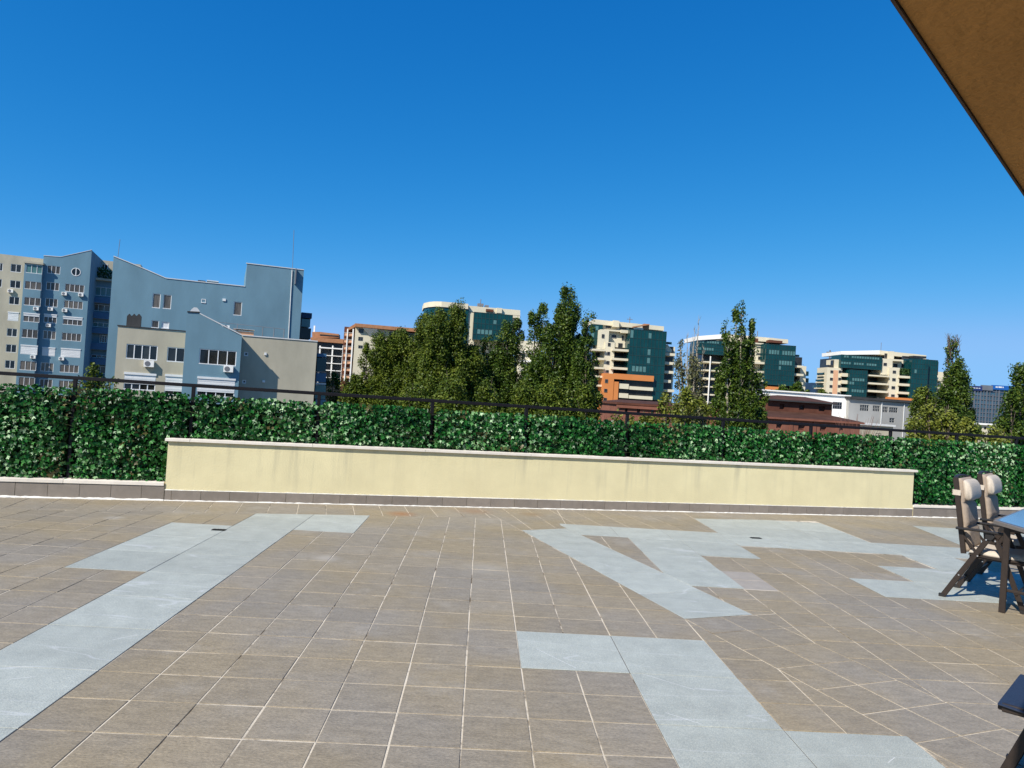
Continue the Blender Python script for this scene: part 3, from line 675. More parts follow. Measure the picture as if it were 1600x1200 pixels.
        s_.build('strap', M['pillow'], pl)
    return t
folding_chair('nearer brown folding chair with taupe cushion and beige head pillow, leftmost at the blue table', CA, FD, 'padded folding chairs at the table')
folding_chair('brown folding chair with beige head pillow, the further of two at the blue table', CA + WD * 1.0, FD, 'padded folding chairs at the table')
folding_chair('dark folding chair with bare navy seat in the bottom right corner', np.array([3.03, 3.08, 0]), -FD, None, padded=False)
# table
tb = thing('garden_table', 'folding garden table with blue glass top in front of the brown folding chairs', 'table', tuple(CA), math.atan2(FD[1], FD[0]))
top = [(.39, -.09), (.67, -.43), (1.32, -.43), (1.60, -.09), (1.60, 1.48), (1.32, 1.80), (.67, 1.80), (.39, 1.48)]
MB().slab(top, .765, .798, .006).build('table_rim', M['tedge'], tb)
MB().slab(inset(top, .03), .7995, .804, .002).build('glass_top', M['glasstop'], tb)
def leg(p, q): MB().bar([p, q], .03, .05).build('leg', M['alu'], tb)
leg((.497, -.132, 0), (.505, -.135, .765)); leg((1.49, -.132, 0), (1.48, -.135, .765)); leg((.497, 1.50, 0), (.505, 1.48, .765)); leg((1.49, 1.50, 0), (1.48, 1.48, .765))
MB().bar([(.51, -.13, .74), (1.47, -.13, .74)], .03, .04, (0, 1, 0)).build('apron', M['alu'], tb)
MB().bar([(.51, 1.47, .74), (1.47, 1.47, .74)], .03, .04, (0, 1, 0)).build('apron', M['alu'], tb)
MB().bar([(.56, -.11, .74), (.56, 1.45, .74)], .03, .04, (1, 0, 0)).build('apron', M['alu'], tb)
MB().bar([(1.42, -.11, .74), (1.42, 1.45, .74)], .03, .04, (1, 0, 0)).build('apron', M['alu'], tb)
MB().bar([(.51, -.118, .20), (1.48, -.118, .20)], .02, .025, (0, 1, 0)).build('stretcher', M['alu'], tb)
MB().bar([(.51, 1.49, .20), (1.48, 1.49, .20)], .02, .025, (0, 1, 0)).build('stretcher', M['alu'], tb)

# ------------------------------------------------------------------ building the terrace belongs to: balcony slab overhead
E0 = at_z(1402, 0, 2.3); E1 = at_z(1600, 298, 2.3); ed = (E1 - E0) / np.linalg.norm(E1 - E0)
hb = thing('house', 'tan plastered balcony underside of the house overhead at upper right', 'building', (E0[0], E0[1], 0), math.atan2(ed[1], ed[0]))
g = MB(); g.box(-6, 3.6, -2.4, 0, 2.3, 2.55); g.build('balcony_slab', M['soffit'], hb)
g = MB(); g.box(-6, 3.6, .001, .006, 2.295, 2.56); g.build('drip_edge', M['drip'], hb)
g = MB(); g.box(-6, 3.6, -2.7, -2.402, -.004, 6.0); g.build('wall', M['render'], hb)

#@@REST
# ================================================================== the town beyond
M['blue'] = mat('blue_facade_paint', (.150, .258, .315), .85, .12, .35, .2, bump=.1, bscale=8, stretch=(1, 1, .35))
M['tan'] = mat('tan_facade_render', (.445, .405, .305), .9, .13, .4, .2, bump=.1, bscale=8, stretch=(1, 1, .4))
M['cream'] = mat('cream_facade', (.66, .59, .43), .85, .05, .3, .2)
M['white'] = mat('white_paint', (.90, .865, .79), .75, .05, .5, .3)
M['pvc'] = mat('white_window_frame', (.74, .74, .72), .5, .03, 1., .4)
M['shut'] = mat('white_roller_shutter', (.72, .72, .70), .6, .05, 1., .3)
M['pane'] = mat('dark_window_glass', (.020, .021, .020), .06, .5, .8, .5, island=.5)
M['curtain'] = mat('curtained_window_glass', (.10, .085, .068), .15, .4, 3., .45, island=.45, stretch=(2, 2, .3))
M['gglass'] = mat('green_curtain_wall_glass', (.004, .045, .048), .10, .25, .25, .32)
M['gglass2'] = mat('green_glass_with_blinds', (.085, .185, .175), .25, .2, .6, .5)
M['mull'] = mat('dark_green_mullion', (.015, .045, .045), .5, .1, 1., .4)
M['dark'] = mat('dark_glazed_recess', (.026, .026, .024), .3, .5, .4, .4)
M['navyglass'] = mat('blue_balcony_panel', (.05, .13, .23), .4, .1, 1., .4)
M['orange'] = mat('orange_facade_paint', (.60, .215, .065), .85, .05, .3, .2)
M['peach'] = mat('peach_facade_paint', (.66, .37, .22), .85, .05, .5, .2)
M['terra'] = mat('terracotta_roof', (.40, .19, .095), .85, .15, 1.2, .2)
M['brick'] = mat('old_red_brick', (.120, .046, .028), .9, .22, .8, .2)
M['bricktile'] = mat('weathered_brick_roof', (.075, .034, .022), .9, .3, .5, .2)
M['pinkbrick'] = mat('pink_plastered_brick', (.235, .095, .062), .9, .18, .6, .2)
M['grey'] = mat('grey_shed_render', (.335, .325, .30), .9, .1, .3, .2, stretch=(1, 1, .3))
M['darkroof'] = mat('dark_roof_felt', (.05, .05, .05), .9, .2, .5, .2)
M['lead'] = mat('pale_metal_flashing', (.62, .62, .60), .5, .08, 1., .4)
M['steel'] = mat('grey_steel', (.17, .17, .18), .5, .1, 2., .4)
M['navytower'] = mat('navy_tower_cladding', (.022, .05, .095), .6, .1, .2, .3)
M['offgrid'] = mat('grey_office_frame', (.115, .13, .155), .6, .1, .3, .3)
M['offglass'] = mat('blue_office_glass', (.04, .095, .14), .12, .5, .15, .5)
M['signblue'] = mat('blue_sign_panel', (.012, .10, .36), .5, .05, .5, .4)
M['signnavy'] = mat('navy_sign_panel', (.02, .035, .13), .5, .05, .5, .4)
M['signgrey'] = mat('grey_sign_panel', (.14, .15, .17), .5, .1, .5, .4)
M['planter'] = leaf_mat('planter_leaf', [(0, (.012, .035, .008)), (.5, (.03, .07, .015)), (1, (.07, .12, .03))], .6, .2)

gp = MB(); gp.poly([(-1500, -300, GROUND - .02), (1500, -300, GROUND - .02), (1500, 2500, GROUND - .02), (-1500, 2500, GROUND - .02)])
tag(gp.build('ground', M['ground']), kind='structure')
rd = MB(); rd.poly([(-260, 22, GROUND), (260, 48, GROUND), (260, 58, GROUND), (-260, 32, GROUND)])
tag(rd.build('street', M['asph']), kind='structure')

class Bld:
    """a building on its own facade frame: x along the facade, y away from us, z up from the ground"""
    def __init__(s, name, label, px, Y, yaw, group=None, cat='building'):
        p = at_depth(px[0], px[1], Y); s.o = np.array([p[0], p[1]]); s.a = R_(yaw)
        s.t = thing(name, label, cat, (p[0], p[1], GROUND), s.a, group)
        s.u = np.array([math.cos(s.a), math.sin(s.a)]); s.n = np.array([-math.sin(s.a), math.cos(s.a)])
        s.Z = (0, 0, 1)
    def uz(s, x, y, d=0.):
        x = s.Z[0] + x / s.Z[2]; y = s.Z[1] + y / s.Z[2]; r = ray(x, y)
        k = (s.o @ s.n + d) / (r[:2] @ s.n); P = r * k
        return float((P[:2] - s.o) @ s.u), float(P[2] + EYE - GROUND)
    def r(s, x0, y0, x1, y1, d=0.):
        a = s.uz(x0, y0, d); b = s.uz(x1, y1 if y1 is not None else y0, d)
        return (min(a[0], b[0]), max(a[0], b[0]), 0. if y1 is None else min(a[1], b[1]), max(a[1], b[1]))
    def box(s, name, mk, rect, d0, d1, parent=None, dm=None):
        u0, u1, z0, z1 = s.r(*rect, d=d0 if dm is None else dm)
        return MB().box(u0, u1, d0, d1, z0, z1).build(name, M[mk], parent or s.t)
    def boxes(s, name, mk, rects, d0, d1, dm=None):
        for q in rects: s.box(name, mk, q, d0, d1, dm=dm)
    def prism(s, name, mk, pts, d0, d1, dm=None):
        return MB().prism([s.uz(x, y, d0 if dm is None else dm) if y is not None else (s.uz(x, pts[0][1], d0)[0], 0) for x, y in pts], d0, d1).build(name, M[mk], s.t)
    def window(s, rect, n=2, d=0., glass='pane', frame='pvc', sub=False, fr=.07, proud=.04, shutter=0., slit=None, split=None, local=None):
        """frame with mullions set into the reveal, panes behind; shutter = share of the height that is rolled down"""
        u0, u1, z0, z1 = local or s.r(*rect, d=d)
        f = MB()
        f.box(u0, u1, d - proud, d + .10, z0 - .02, z0 + fr); f.box(u0, u1, d - .01, d + .10, z1 - fr, z1)
        f.box(u0, u0 + fr, d - .008, d + .10, z0 + fr, z1 - fr); f.box(u1 - fr, u1, d - .008, d + .10, z0 + fr, z1 - fr)
        for i in range(1, n):
            c = u0 + (u1 - u0) * i / n; f.box(c - fr * .55, c + fr * .55, d - .004, d + .10, z0 + fr, z1 - fr)
        w_ = f.build('window', M[frame], s.t)
        zt = z1 - fr
        g0, g1, h0 = u0 + fr, u1 - fr, z0 + fr
        if sub:
            for i in range(n):
                a = u0 + (u1 - u0) * i / n + fr * .6; b = u0 + (u1 - u0) * (i + 1) / n - fr * .6
                MB().box(a, b, d + .05, d + .06, h0, zt).build('pane', M[glass], w_)
        else: MB().box(g0, g1, d + .05, d + .06, h0, zt).build('pane', M[glass], w_)
        if shutter:
            b = MB(); zs = z1 - (z1 - z0) * shutter; b.box(u0 - .03, u1 + .03, d - .12, d - .012, z1 - .05, z1 + .14)
            k = max(3, int((z1 - zs) / .13))
            for i in range(k):
                a = zs + (z1 - zs) * i / k; c = zs + (z1 - zs) * (i + 1) / k; b.box(u0 + .02, u1 - .02, d - .05 - .012 * (i % 2), d - .012, a, c)
            b.build('roller_shutter', M['shut'], w_)
        return w_
    def wall(s, name, mk, outline, holes, d0, d1, reveal=.14, local=False):
        """facade with real openings: cells between the openings, their reveals, and the body behind"""
        pts = [s.uz(x, y, d0) if y is not None else (s.uz(x, y0_, d0)[0], 0.) for (x, y), y0_ in zip(outline, [p[1] if p[1] is not None else 0 for p in outline])]
        return s.wall_l(name, mk, pts, holes, d0, d1, reveal)
    def wall_l(s, name, mk, pts, H, d0, d1, reveal=.14):
        a = sum(pts[i][0] * pts[(i + 1) % len(pts)][1] - pts[(i + 1) % len(pts)][0] * pts[i][1] for i in range(len(pts)))
        if a < 0: pts = pts[::-1]
        us = sorted({min(p[0] for p in pts), max(p[0] for p in pts), *[h[0] for h in H], *[h[1] for h in H]})
        zs = sorted({min(p[1] for p in pts), max(p[1] for p in pts), *[h[2] for h in H], *[h[3] for h in H]})
        b = MB()
        for z0, z1 in zip(zs[:-1], zs[1:]):
            if z1 - z0 < 1e-4: continue
            run = None
            cells = []
            for u0, u1 in zip(us[:-1], us[1:]):
                if u1 - u0 < 1e-4: continue
                cu, cz = (u0 + u1) / 2, (z0 + z1) / 2
                if any(h[0] < cu < h[1] and h[2] < cz < h[3] for h in H): run = None; continue
                if run is not None: cells[-1] = (cells[-1][0], u1)
                else: cells.append((u0, u1))
                run = 1
            for u0, u1 in cells:
                Q = pts
                for h in ((1, 0, u0), (-1, 0, -u1), (0, 1, z0), (0, -1, -z1)):
                    Q = clip_half(Q, *h)
                    if len(Q) < 3: break
                if len(Q) > 2 and area(Q) > 1e-4: b.poly([(p[0], d0, p[1]) for p in Q])
        for (u0, u1, z0, z1) in H:
            e = d0 + reveal
            b.poly([(u0, d0, z0), (u0, e, z0), (u0, e, z1), (u0, d0, z1)]); b.poly([(u1, d0, z1), (u1, e, z1), (u1, e, z0), (u1, d0, z0)])
            b.poly([(u0, d0, z0), (u1, d0, z0), (u1, e, z0), (u0, e, z0)]); b.poly([(u0, d0, z1), (u0, e, z1), (u1, e, z1), (u1, d0, z1)])
            b.poly([(u0, e, z0), (u1, e, z0), (u1, e, z1), (u0, e, z1)])
        k = len(pts); n = len(b.v); b.v += [(p[0], d0, p[1]) for p in pts] + [(p[0], d1, p[1]) for p in pts]
        for i in range(k):
            j = (i + 1) % k; b.f.append((n + i, n + k + i, n + k + j, n + j))
        b.f.append(tuple(range(n + 2 * k - 1, n + k - 1, -1)))
        return b.build(name, M[mk], s.t)
    def ac(s, x, y, d=0., scale=1.0):
        """outdoor air-conditioner on the facade, centred at (x,y)"""
        u, z = s.uz(x, y, d); w_, h_ = .80 * scale, .56 * scale
        o = MB().box(u - w_ / 2, u + w_ / 2, d - .36, d - .06, z - h_ / 2, z + h_ / 2).build('air_conditioner', M['white'], s.t)
        g = MB(); g.tube([(u - w_ * .12, d - .362, z), (u - w_ * .12, d - .375, z)], h_ * .40, 14); g.build('fan_grille', M['steel'], o)
        b = MB()
        for q in (-.3, .3): b.box(u + q * w_ - .02, u + q * w_ + .02, d - .34, d + .01, z - h_ / 2 - .05, z - h_ / 2 - .003)
        b.build('bracket', M['steel'], o); return o
    def coping(s, pts, d0, w_=.3, h=.10, mk='lead', name='roof_edge'):
        """metal edge following the top of a facade"""
        P = [s.uz(x, y, d0) for x, y in pts]; g = MB()
        for a, b in zip(P[:-1], P[1:]): g.prism([(a[0], a[1] + .004), (b[0], b[1] + .004), (b[0], b[1] + h), (a[0], a[1] + h)], d0 - .06, d0 + w_)
        return g.build(name, M[mk], s.t)

# ------------------------------------------------------------------ blue and tan apartment block on the far left
b = Bld('apartment_block', 'tall blue and tan apartment block with window rows at the left edge', (80, 480), 126, 22); b.Z = (0, 360, 4.615)
D = dict(a=[(-22, 233, 18, 293), (-28, 348, 12, 410)], a2=[(80, 240, 152, 305), (75, 358, 147, 420), (68, 475, 138, 538), (58, 590, 132, 655), (52, 705, 122, 768), (45, 820, 117, 882), (38, 935, 105, 998)],
         c=[(190, 240, 303, 316), (180, 362, 297, 432), (175, 478, 290, 548), (170, 597, 282, 665), (160, 708, 270, 780), (150, 828, 268, 898), (145, 938, 258, 1012), (135, 1055, 248, 1125)],
         d=[(343, 250, 432, 317), (335, 370, 425, 437), (328, 487, 413, 555), (318, 605, 407, 670), (312, 720, 400, 788), (305, 845, 395, 908), (295, 952, 383, 1020), (287, 1070, 375, 1135)],
         e=[(470, 382, 605, 452), (462, 502, 595, 570), (455, 622, 592, 688), (447, 735, 583, 802), (440, 852, 578, 920), (432, 965, 565, 1030), (425, 1080, 560, 1140)])
half_sh = {3: .30, 5: 1.0}
uT = b.uz(315, 205)[0]
tanw = [b.r(*q, d=1.2) for q in D['a'] + D['a2']]
p0 = b.uz(-160, 148, 1.2); p1 = b.uz(312, 205, 1.2)
b.wall_l('tan_wall', 'tan', [(p0[0], 0), (p1[0] + .6, 0), (p1[0] + .6, p1[1]), (p0[0], p1[1] + .05)], tanw, 1.2, 14)
for i, q in enumerate(tanw): b.window(None, 2, 1.24, 'pane' if i != 5 else 'curtain', local=q, shutter=.95 if i == 5 else 0)
blw = [b.r(*q) for q in D['d'] + D['e']]
pts = [b.uz(315, 183), b.uz(440, 192), b.uz(662, 143)]
pts = [(pts[0][0], 0)] + pts + [(pts[2][0], 0)]
b.wall_l('blue_wall', 'blue', pts, blw, 0, 16)
b.coping([(315, 183), (440, 192), (662, 143)], 0)
for i, q in enumerate(D['d']): b.window(None, 3, .04, 'curtain', local=b.r(*q), shutter=half_sh.get(i, 0))
for i, q in enumerate(D['e']): b.window(None, 4, .04, 'curtain', local=b.r(*q), shutter=half_sh.get(i + 1, 0))
# bay with its own glazing
q0 = b.uz(185, 216, -.9); q1 = b.uz(308, 232, -.9)
bay = [b.r(*q, d=-.9) for q in D['c']]
b.wall_l('bay', 'blue', [(q0[0] - .1, 0), (q1[0], 0), (q1[0], q0[1] - .5), (q0[0] - .1, q0[1] - .5)], bay, -.9, 1.1)
MB().box(q0[0] - .25, q1[0] + .15, -1.1, 1.1, q0[1] - .45, q0[1] - .1).build('bay_roof', M['tan'], b.t)
for i, q in enumerate(bay): b.window(None, 3, -.86, 'curtain' if i else 'gglass2', local=q, shutter=half_sh.get(i, 0))
# round window
u, z = b.uz(548, 300); rr = b.uz(583, 300)[0] - u
g = MB()
for i in range(24):
    a0, a1 = 2 * math.pi * i / 24, 2 * math.pi * (i + 1) / 24
    g.prism([(u + rr * math.cos(a0), z + rr * math.sin(a0)), (u + rr * math.cos(a1), z + rr * math.sin(a1)), (u + rr * .86 * math.cos(a1), z + rr * .86 * math.sin(a1)), (u + rr * .86 * math.cos(a0), z + rr * .86 * math.sin(a0))], -.05, .02)
g.box(u - .07, u + .07, -.055, .02, z - rr * .9, z + rr * .9)
wr = g.build('round_window', M['pvc'], b.t)
MB().prism([(u + rr * .88 * math.cos(2 * math.pi * i / 24), z + rr * .88 * math.sin(2 * math.pi * i / 24)) for i in range(24)], -.02, .01).build('pane', M['pane'], wr)
for x, y in ((465, 457), (585, 465), (468, 577), (365, 567), (350, 685), (445, 925)): b.ac(x, y)
for x, y in ((262, 565), (240, 912)): b.ac(x, y, -.9)
b.ac(78, 437, 1.2)
# set-back stack of loggias between the two blue gables
e0 = b.uz(662, 300, 6)[0]; e1 = b.uz(860, 300, 6)[0]
ztop = b.uz(740, 360, 6)[1]
MB().box(e0 - 2, e1, 7.2, 15, 0, ztop).build('loggia_wall', M['blue'], b.t)
MB().box(e0 - 2, e1, 6, 7.3, ztop, b.uz(740, 345, 6)[1]).build('loggia_roof', M['tan'], b.t)
for i, (ya, yb) in enumerate(((485, 525), (592, 638), (706, 745), (815, 862), (925, 970), (1035, 1080))):
    za, zb_ = b.uz(740, ya, 6)[1], b.uz(740, yb, 6)[1]
    MB().box(e0 - 2, e1, 6, 6.15, zb_, za).build('balcony_parapet', M['navyglass'], b.t); MB().box(e0 - 2, e1, 6.16, 7.19, zb_, zb_ + .15).build('balcony_floor', M['tan'], b.t)
for (x0, y0, x1, y1, gl) in ((690, 405, 800, 478, 'gglass2'), (668, 530, 792, 588, 'curtain'), (665, 660, 785, 702, 'gglass2'), (720, 752, 768, 812, 'pane'), (660, 895, 770, 922, 'pane'), (650, 975, 760, 1032, 'curtain')):
    b.window((x0, y0, x1, y1), 3, 7.1, gl)
for i in range(5):                                             # penthouse garden
    pass
MB().box(e0 + .5, e1 + 3, 11, 18, ztop, b.uz(740, 215, 11)[1]).build('penthouse', M['tan'], b.t)
b.window((735, 240, 775, 285), 2, 10.95)
n = 420; P = np.stack([rng.uniform(e0 + .2, e1 + 1, n), rng.uniform(6.6, 9.5, n), ztop + .3 + rng.random(n) ** .7 * 2.2], -1)
Bm = basis(rng.normal(0, 1, (n, 3)) + np.array([0, -.5, .8]), rng.uniform(0, 6.28, n)); q = np.array([[0, -.5, 0], [.32, 0, .08], [0, .6, 0], [-.32, 0, .08]]); sc = rng.uniform(.3, .6, n)
o = link('roof_plants', fast_mesh('roof_plants', np.einsum('nij,kj->nki', Bm, q) * sc[:, None, None] + P[:, None], [(0, 1, 2, 3)], M['planter']), b.t); o['kind'] = 'stuff'

# ------------------------------------------------------------------ long blue building with a falling roof line
b = Bld('blue_building', 'long blue windowless building with swooping roof line and raised end block', (330, 470), 84, 22); b.Z = (160, 360, 4.286)
W = [(338, 420, 385, 522), (410, 428, 458, 528), (882, 475, 930, 572), (330, 600, 377, 655), (398, 610, 445, 660)]
wl = [b.r(*q) for q in W]
out = [b.uz(*p) for p in ((75, 175), (425, 322), (957, 377), (962, 222), (1350, 267))]
out = [(out[0][0], 0)] + out[:3] + [(out[2][0] + .02, out[3][1])] + out[4:] + [(out[4][0], 0)]
b.wall_l('wall', 'blue', out, wl, 0, 13)
b.coping([(75, 175), (250, 246), (425, 322), (690, 350), (955, 377)], 0); b.coping([(962, 222), (1350, 267)], 0)
for i, q in enumerate(wl): b.window(None, 1, .04, 'curtain' if i < 4 else 'shut', local=q)
b.window((663, 458, 692, 487), 1, -.02)
b.box('vent', 'pvc', (805, 456, 826, 474), -.1, .0)
b.box('roof_hatch', 'lead', (700, 331, 778, 346), 1.5, 3.2); b.box('roof_hatch', 'darkroof', (640, 332, 690, 345), 1.5, 3.2)
# lift mast, downpipe and bracket
u, z0 = b.uz(1247, 722, -.3); u2, z1 = b.uz(1272, 262, -.3)
g = MB(); g.tube([(u, -.08, z0), (u2, -.08, z1)], .06, 6); g.build('downpipe', M['lead'], b.t)
uu, zt = b.uz(1283, -2, .5); g = MB(); g.tube([(u2 + .1, .5, z1 - .6), (uu, .5, zt)], .03, 6); g.build('antenna', M['steel'], b.t)
ua, za = b.uz(118, 60, .8); ub, zb_ = b.uz(103, 176, .8); g = MB(); g.tube([(ub, .8, zb_ - .5), (ua, .8, za)], .03, 6); g.build('antenna', M['steel'], b.t)
u, z = b.uz(1296, 258, -.1); u2, z2 = b.uz(1296, 362, -.1); g = MB(); g.box(u - .06, u + .06, -.5, -.02, z2, z); g.build('antenna_bracket', M['steel'], b.t)
# glazed end bay
b.box('end_bay', 'navytower', (1335, 548, 1402, 590), 2.0, 8, dm=2.0); b.box('end_bay_glass', 'gglass2', (1336, 591, 1390, 648), 2.1, 7.8, dm=2.1); b.box('end_bay_parapet', 'dark', (1325, 650, 1393, 728), 2.0, 8, dm=2.0)
u0, u1, z0, z1 = b.r(1325, 730, 1393, None, d=2.2); MB().box(u0, u1, 2.2, 8, 0, b.uz(1325, 729, 2.2)[1]).build('end_bay_wall', M['blue'], b.t)

# ------------------------------------------------------------------ low tan house with the blue gabled tower
b = Bld('tan_house', 'low tan building with blue gabled tower and white windows above the left railing', (330, 540), 64, 22); b.Z = (160, 360, 4.286)
TF = -1.75                                                     # the tower stands proud of the tan wall
wl1 = [b.r(163, 758, 365, 872), b.r(437, 780, 549, 885), b.r(148, 958, 352, 1075), b.r(422, 972, 540, 1105)]
a0 = b.uz(105, 640); a1 = b.uz(562, 680)
b.wall_l('wall', 'tan', [(a0[0], 0), (a1[0] + 1.0, 0), (a1[0] + 1.0, a1[1] - .05), (a0[0], a0[1])], wl1, 0, 11)
b.coping([(100, 640), (566, 680)], 0, mk='darkroof')
wl2 = [b.r(652, 790, 893, 910, d=TF), b.r(638, 987, 882, 1122, d=TF)]
o = [b.uz(x, y, TF) for x, y in ((568, 548), (652, 552), (662, 572), (935, 705))]
b.wall_l('tower', 'blue', [(o[0][0], 0)] + o + [(o[3][0], 0)], wl2, TF, 9)
b.coping([(568, 548), (652, 552)], TF, mk='darkroof'); b.coping([(652, 560), (935, 705)], TF, mk='lead')
o2 = b.uz(1440, 745); wl3 = [b.r(950, 813, 976, 842), b.r(938, 1000, 961, 1026)]
a2 = b.uz(935, 705)
b.wall_l('side_wall', 'tan', [(a2[0] - .4, 0), (o2[0], 0), (o2[0], o2[1]), (a2[0] - .4, a2[1] + .1)], wl3, .02, 11)
b.coping([(938, 706), (1442, 746)], .02)
b.window(None, 4, .04, 'pane', local=wl1[0], sub=True); b.window(None, 2, .04, 'pane', local=wl1[1], sub=True)
b.window(None, 4, TF + .04, 'pane', local=wl2[0], sub=True)
b.window(None, 4, .04, 'pane', local=wl1[2], sub=True, shutter=.62); b.window(None, 2, .04, 'pane', local=wl1[3], sub=True, shutter=.80); b.window(None, 4, TF + .04, 'pane', local=wl2[1], sub=True, shutter=.74)
for q in wl3: b.window(None, 1, .06, 'pane', local=q, fr=.09)
b.box('vent', 'pvc', (1085, 818, 1099, 836), -.08, .02); b.box('vent', 'pvc', (1072, 1003, 1089, 1019), -.08, .02)
b.ac(313, 893); b.ac(843, 928, TF)
# things on the roof
u, z = b.uz(620, 549, TF); g = MB(); g.prism([(u - .45, z), (u + .45, z), (u + .28, z + .28), (u + .12, z + .45), (u - .12, z + .45), (u - .28, z + .28)], TF + .2, TF + .8); g.build('roof_vent', M['lead'], b.t)
b.box('chimney', 'peach', (885, 672, 1012, 712), 3.5, 5.5); b.box('chimney_cap', 'lead', (878, 655, 1020, 669), 3.3, 5.7)
u0, u1, z0, z1 = b.r(798, 632, 850, 664, d=2.5); oo = MB().box(u0, u1, 2.5, 3.0, z0 - .1, z1).build('air_conditioner', M['white'], b.t); MB().tube([(u0 + .35, 2.495, (z0 + z1) / 2), (u0 + .35, 2.48, (z0 + z1) / 2)], .2, 12).build('fan_grille', M['steel'], oo)
for i, x in enumerate((165, 197, 229)):                        # arched dark flues in a row
    u0, u1, z0, z1 = b.r(x, 562, x + 26, 640, d=1.5); c = (u0 + u1) / 2
    MB().prism([(u0, z0 - .1), (u1, z0 - .1), (u1, z1 - .15), (c, z1 + .08), (u0, z1 - .15)], 1.5, 2.0).build('flue', M['darkroof'], b.t)
g = MB(); zz = b.uz(1000, 640, 4)[1]
for x, y0, y1 in ((905, 628, 700), (1075, 650, 715), (1150, 660, 720), (1218, 660, 725)):
    u, z1 = b.uz(x, y0, 4); _, z0 = b.uz(x, y1, 4); MB().tube([(u, 4, z0 - .2), (u, 4, z1)], .04, 6).build('roof_pole', M['steel'], b.t)
p, q = b.uz(755, 612, 4), b.uz(1220, 662, 4); MB().tube([(p[0], 4, p[1]), (q[0], 4, q[1])], .025, 6).build('roof_cable', M['steel'], b.t)
# glazed bay at the right end
for (n_, mk, x0, y0, x1, y1) in (('bay_panel', 'navyglass', 1442, 822, 1500, 850), ('bay_glass', 'gglass', 1440, 852, 1496, 945), ('bay_sill', 'lead', 1436, 946, 1500, 952), ('bay_panel', 'navyglass', 1434, 953, 1496, 1018), ('bay_sill', 'lead', 1430, 1019, 1497, 1034), ('bay_glass', 'gglass2', 1428, 1035, 1492, 1130)):
    b.box(n_, mk, (x0, y0, x1, y1), 3.0, 9.0, dm=3.0)
u0, u1, z0, z1 = b.r(1428, 1131, 1492, 1200, d=3.); MB().box(u0, u1, 3, 9, 0, z1).build('bay_wall', M['blue'], b.t)

# ------------------------------------------------------------------ far flats with terracotta roofs
b = Bld('far_flats', 'far cream flats with stacked balconies and terracotta attic behind the tan house', (510, 570), 300, 10); b.Z = (480, 490, 8.)
u0, u1, z0, z1 = b.r(50, 372, 462, None, d=2); zr = b.uz(250, 365, 2)[1]; MB().box(u0 - 6, u1 + 3, 2, 16, 0, zr).build('wall', M['dark'], b.t)
b.prism('roof', 'terra', [(50, 300), (462, 325), (462, 378), (50, 345)], -.5, 14, dm=2); b.prism('attic', 'terra', [(62, 228), (160, 228), (395, 255), (395, 300), (62, 300)], 3, 12)
b.box('attic_window', 'dark', (160, 258, 390, 292), 2.9, 3.4)
for i, y in enumerate((415, 505, 600, 690, 780)): b.box('balcony', 'white', (150 if i == 0 else 60, y, 455, y + 36), -.3, 1.9, dm=0)
for x in (160, 318, 450): b.box('pier', 'white', (x - 6, 400, x - 22, 860), -.1, 2.1, dm=0)
b.box('chimney', 'white', (82, 150, 96, 230), 5, 6)

b = Bld('far_flats', 'far pale flats with brown pergola roof and balconies down their left corner', (600, 560), 270, 14); b.Z = (480, 490, 8.)
W = [(645, 183, 705, 245), (640, 290, 697, 345), (640, 395, 695, 440), (855, 205, 895, 262), (1030, 222, 1075, 280), (1275, 245, 1325, 310), (1150, 235, 1180, 262)]
wl = [b.r(*q) for q in W]; tl, tr = b.uz(605, 160), b.uz(1480, 230)
b.wall_l('wall', 'cream', [(tl[0], 0), (tr[0], 0), (tr[0], tl[1] - 1), (tl[0], tl[1])], wl, 0, 14, reveal=.3)
for q in wl: b.window(None, 2, .1, 'pane', 'steel', local=q)
b.prism('roof', 'terra', [(598, 120), (1480, 195), (1480, 240), (598, 162)], -1.8, 15, dm=-1.8)
b.prism('roof', 'terra', [(500, 180), (598, 120), (598, 162), (500, 206)], 1, 15, dm=-1.8)
for k in range(14):
    x = 700 + k * 18 if k < 10 else 1160 + (k - 10) * 22
    p, q = b.uz(x, 170 + (x - 600) * .08, -1.7), b.uz(x + 95, 275 + (x - 600) * .08, -.1); MB().bar([(p[0], -1.7, p[1]), (q[0], -.1, q[1])], .16, .16).build('pergola_slat', M['white'], b.t)
for i, y in enumerate((240, 325, 410, 500, 590, 680, 770)):
    b.box('balcony', 'peach', (470 - i * 4, y, 572 - i * 5, y + 40), .2, 5, dm=.2); b.box('balcony_rail', 'white', (462 - i * 4, y - 6, 566 - i * 5, y - .5), 0, 5.2, dm=.2)
b.box('pier', 'white', (568, 190, 540, 860), -.1, .18, dm=0); b.box('pier', 'white', (500, 190, 470, 840), -.1, .18, dm=0)
u0, u1, z0, z1 = b.r(462, 250, 605, None, d=5.2); MB().box(u0, u1 + 1, 5.2, 14, 0, tl[1]).build('side_wall', M['brick'], b.t)

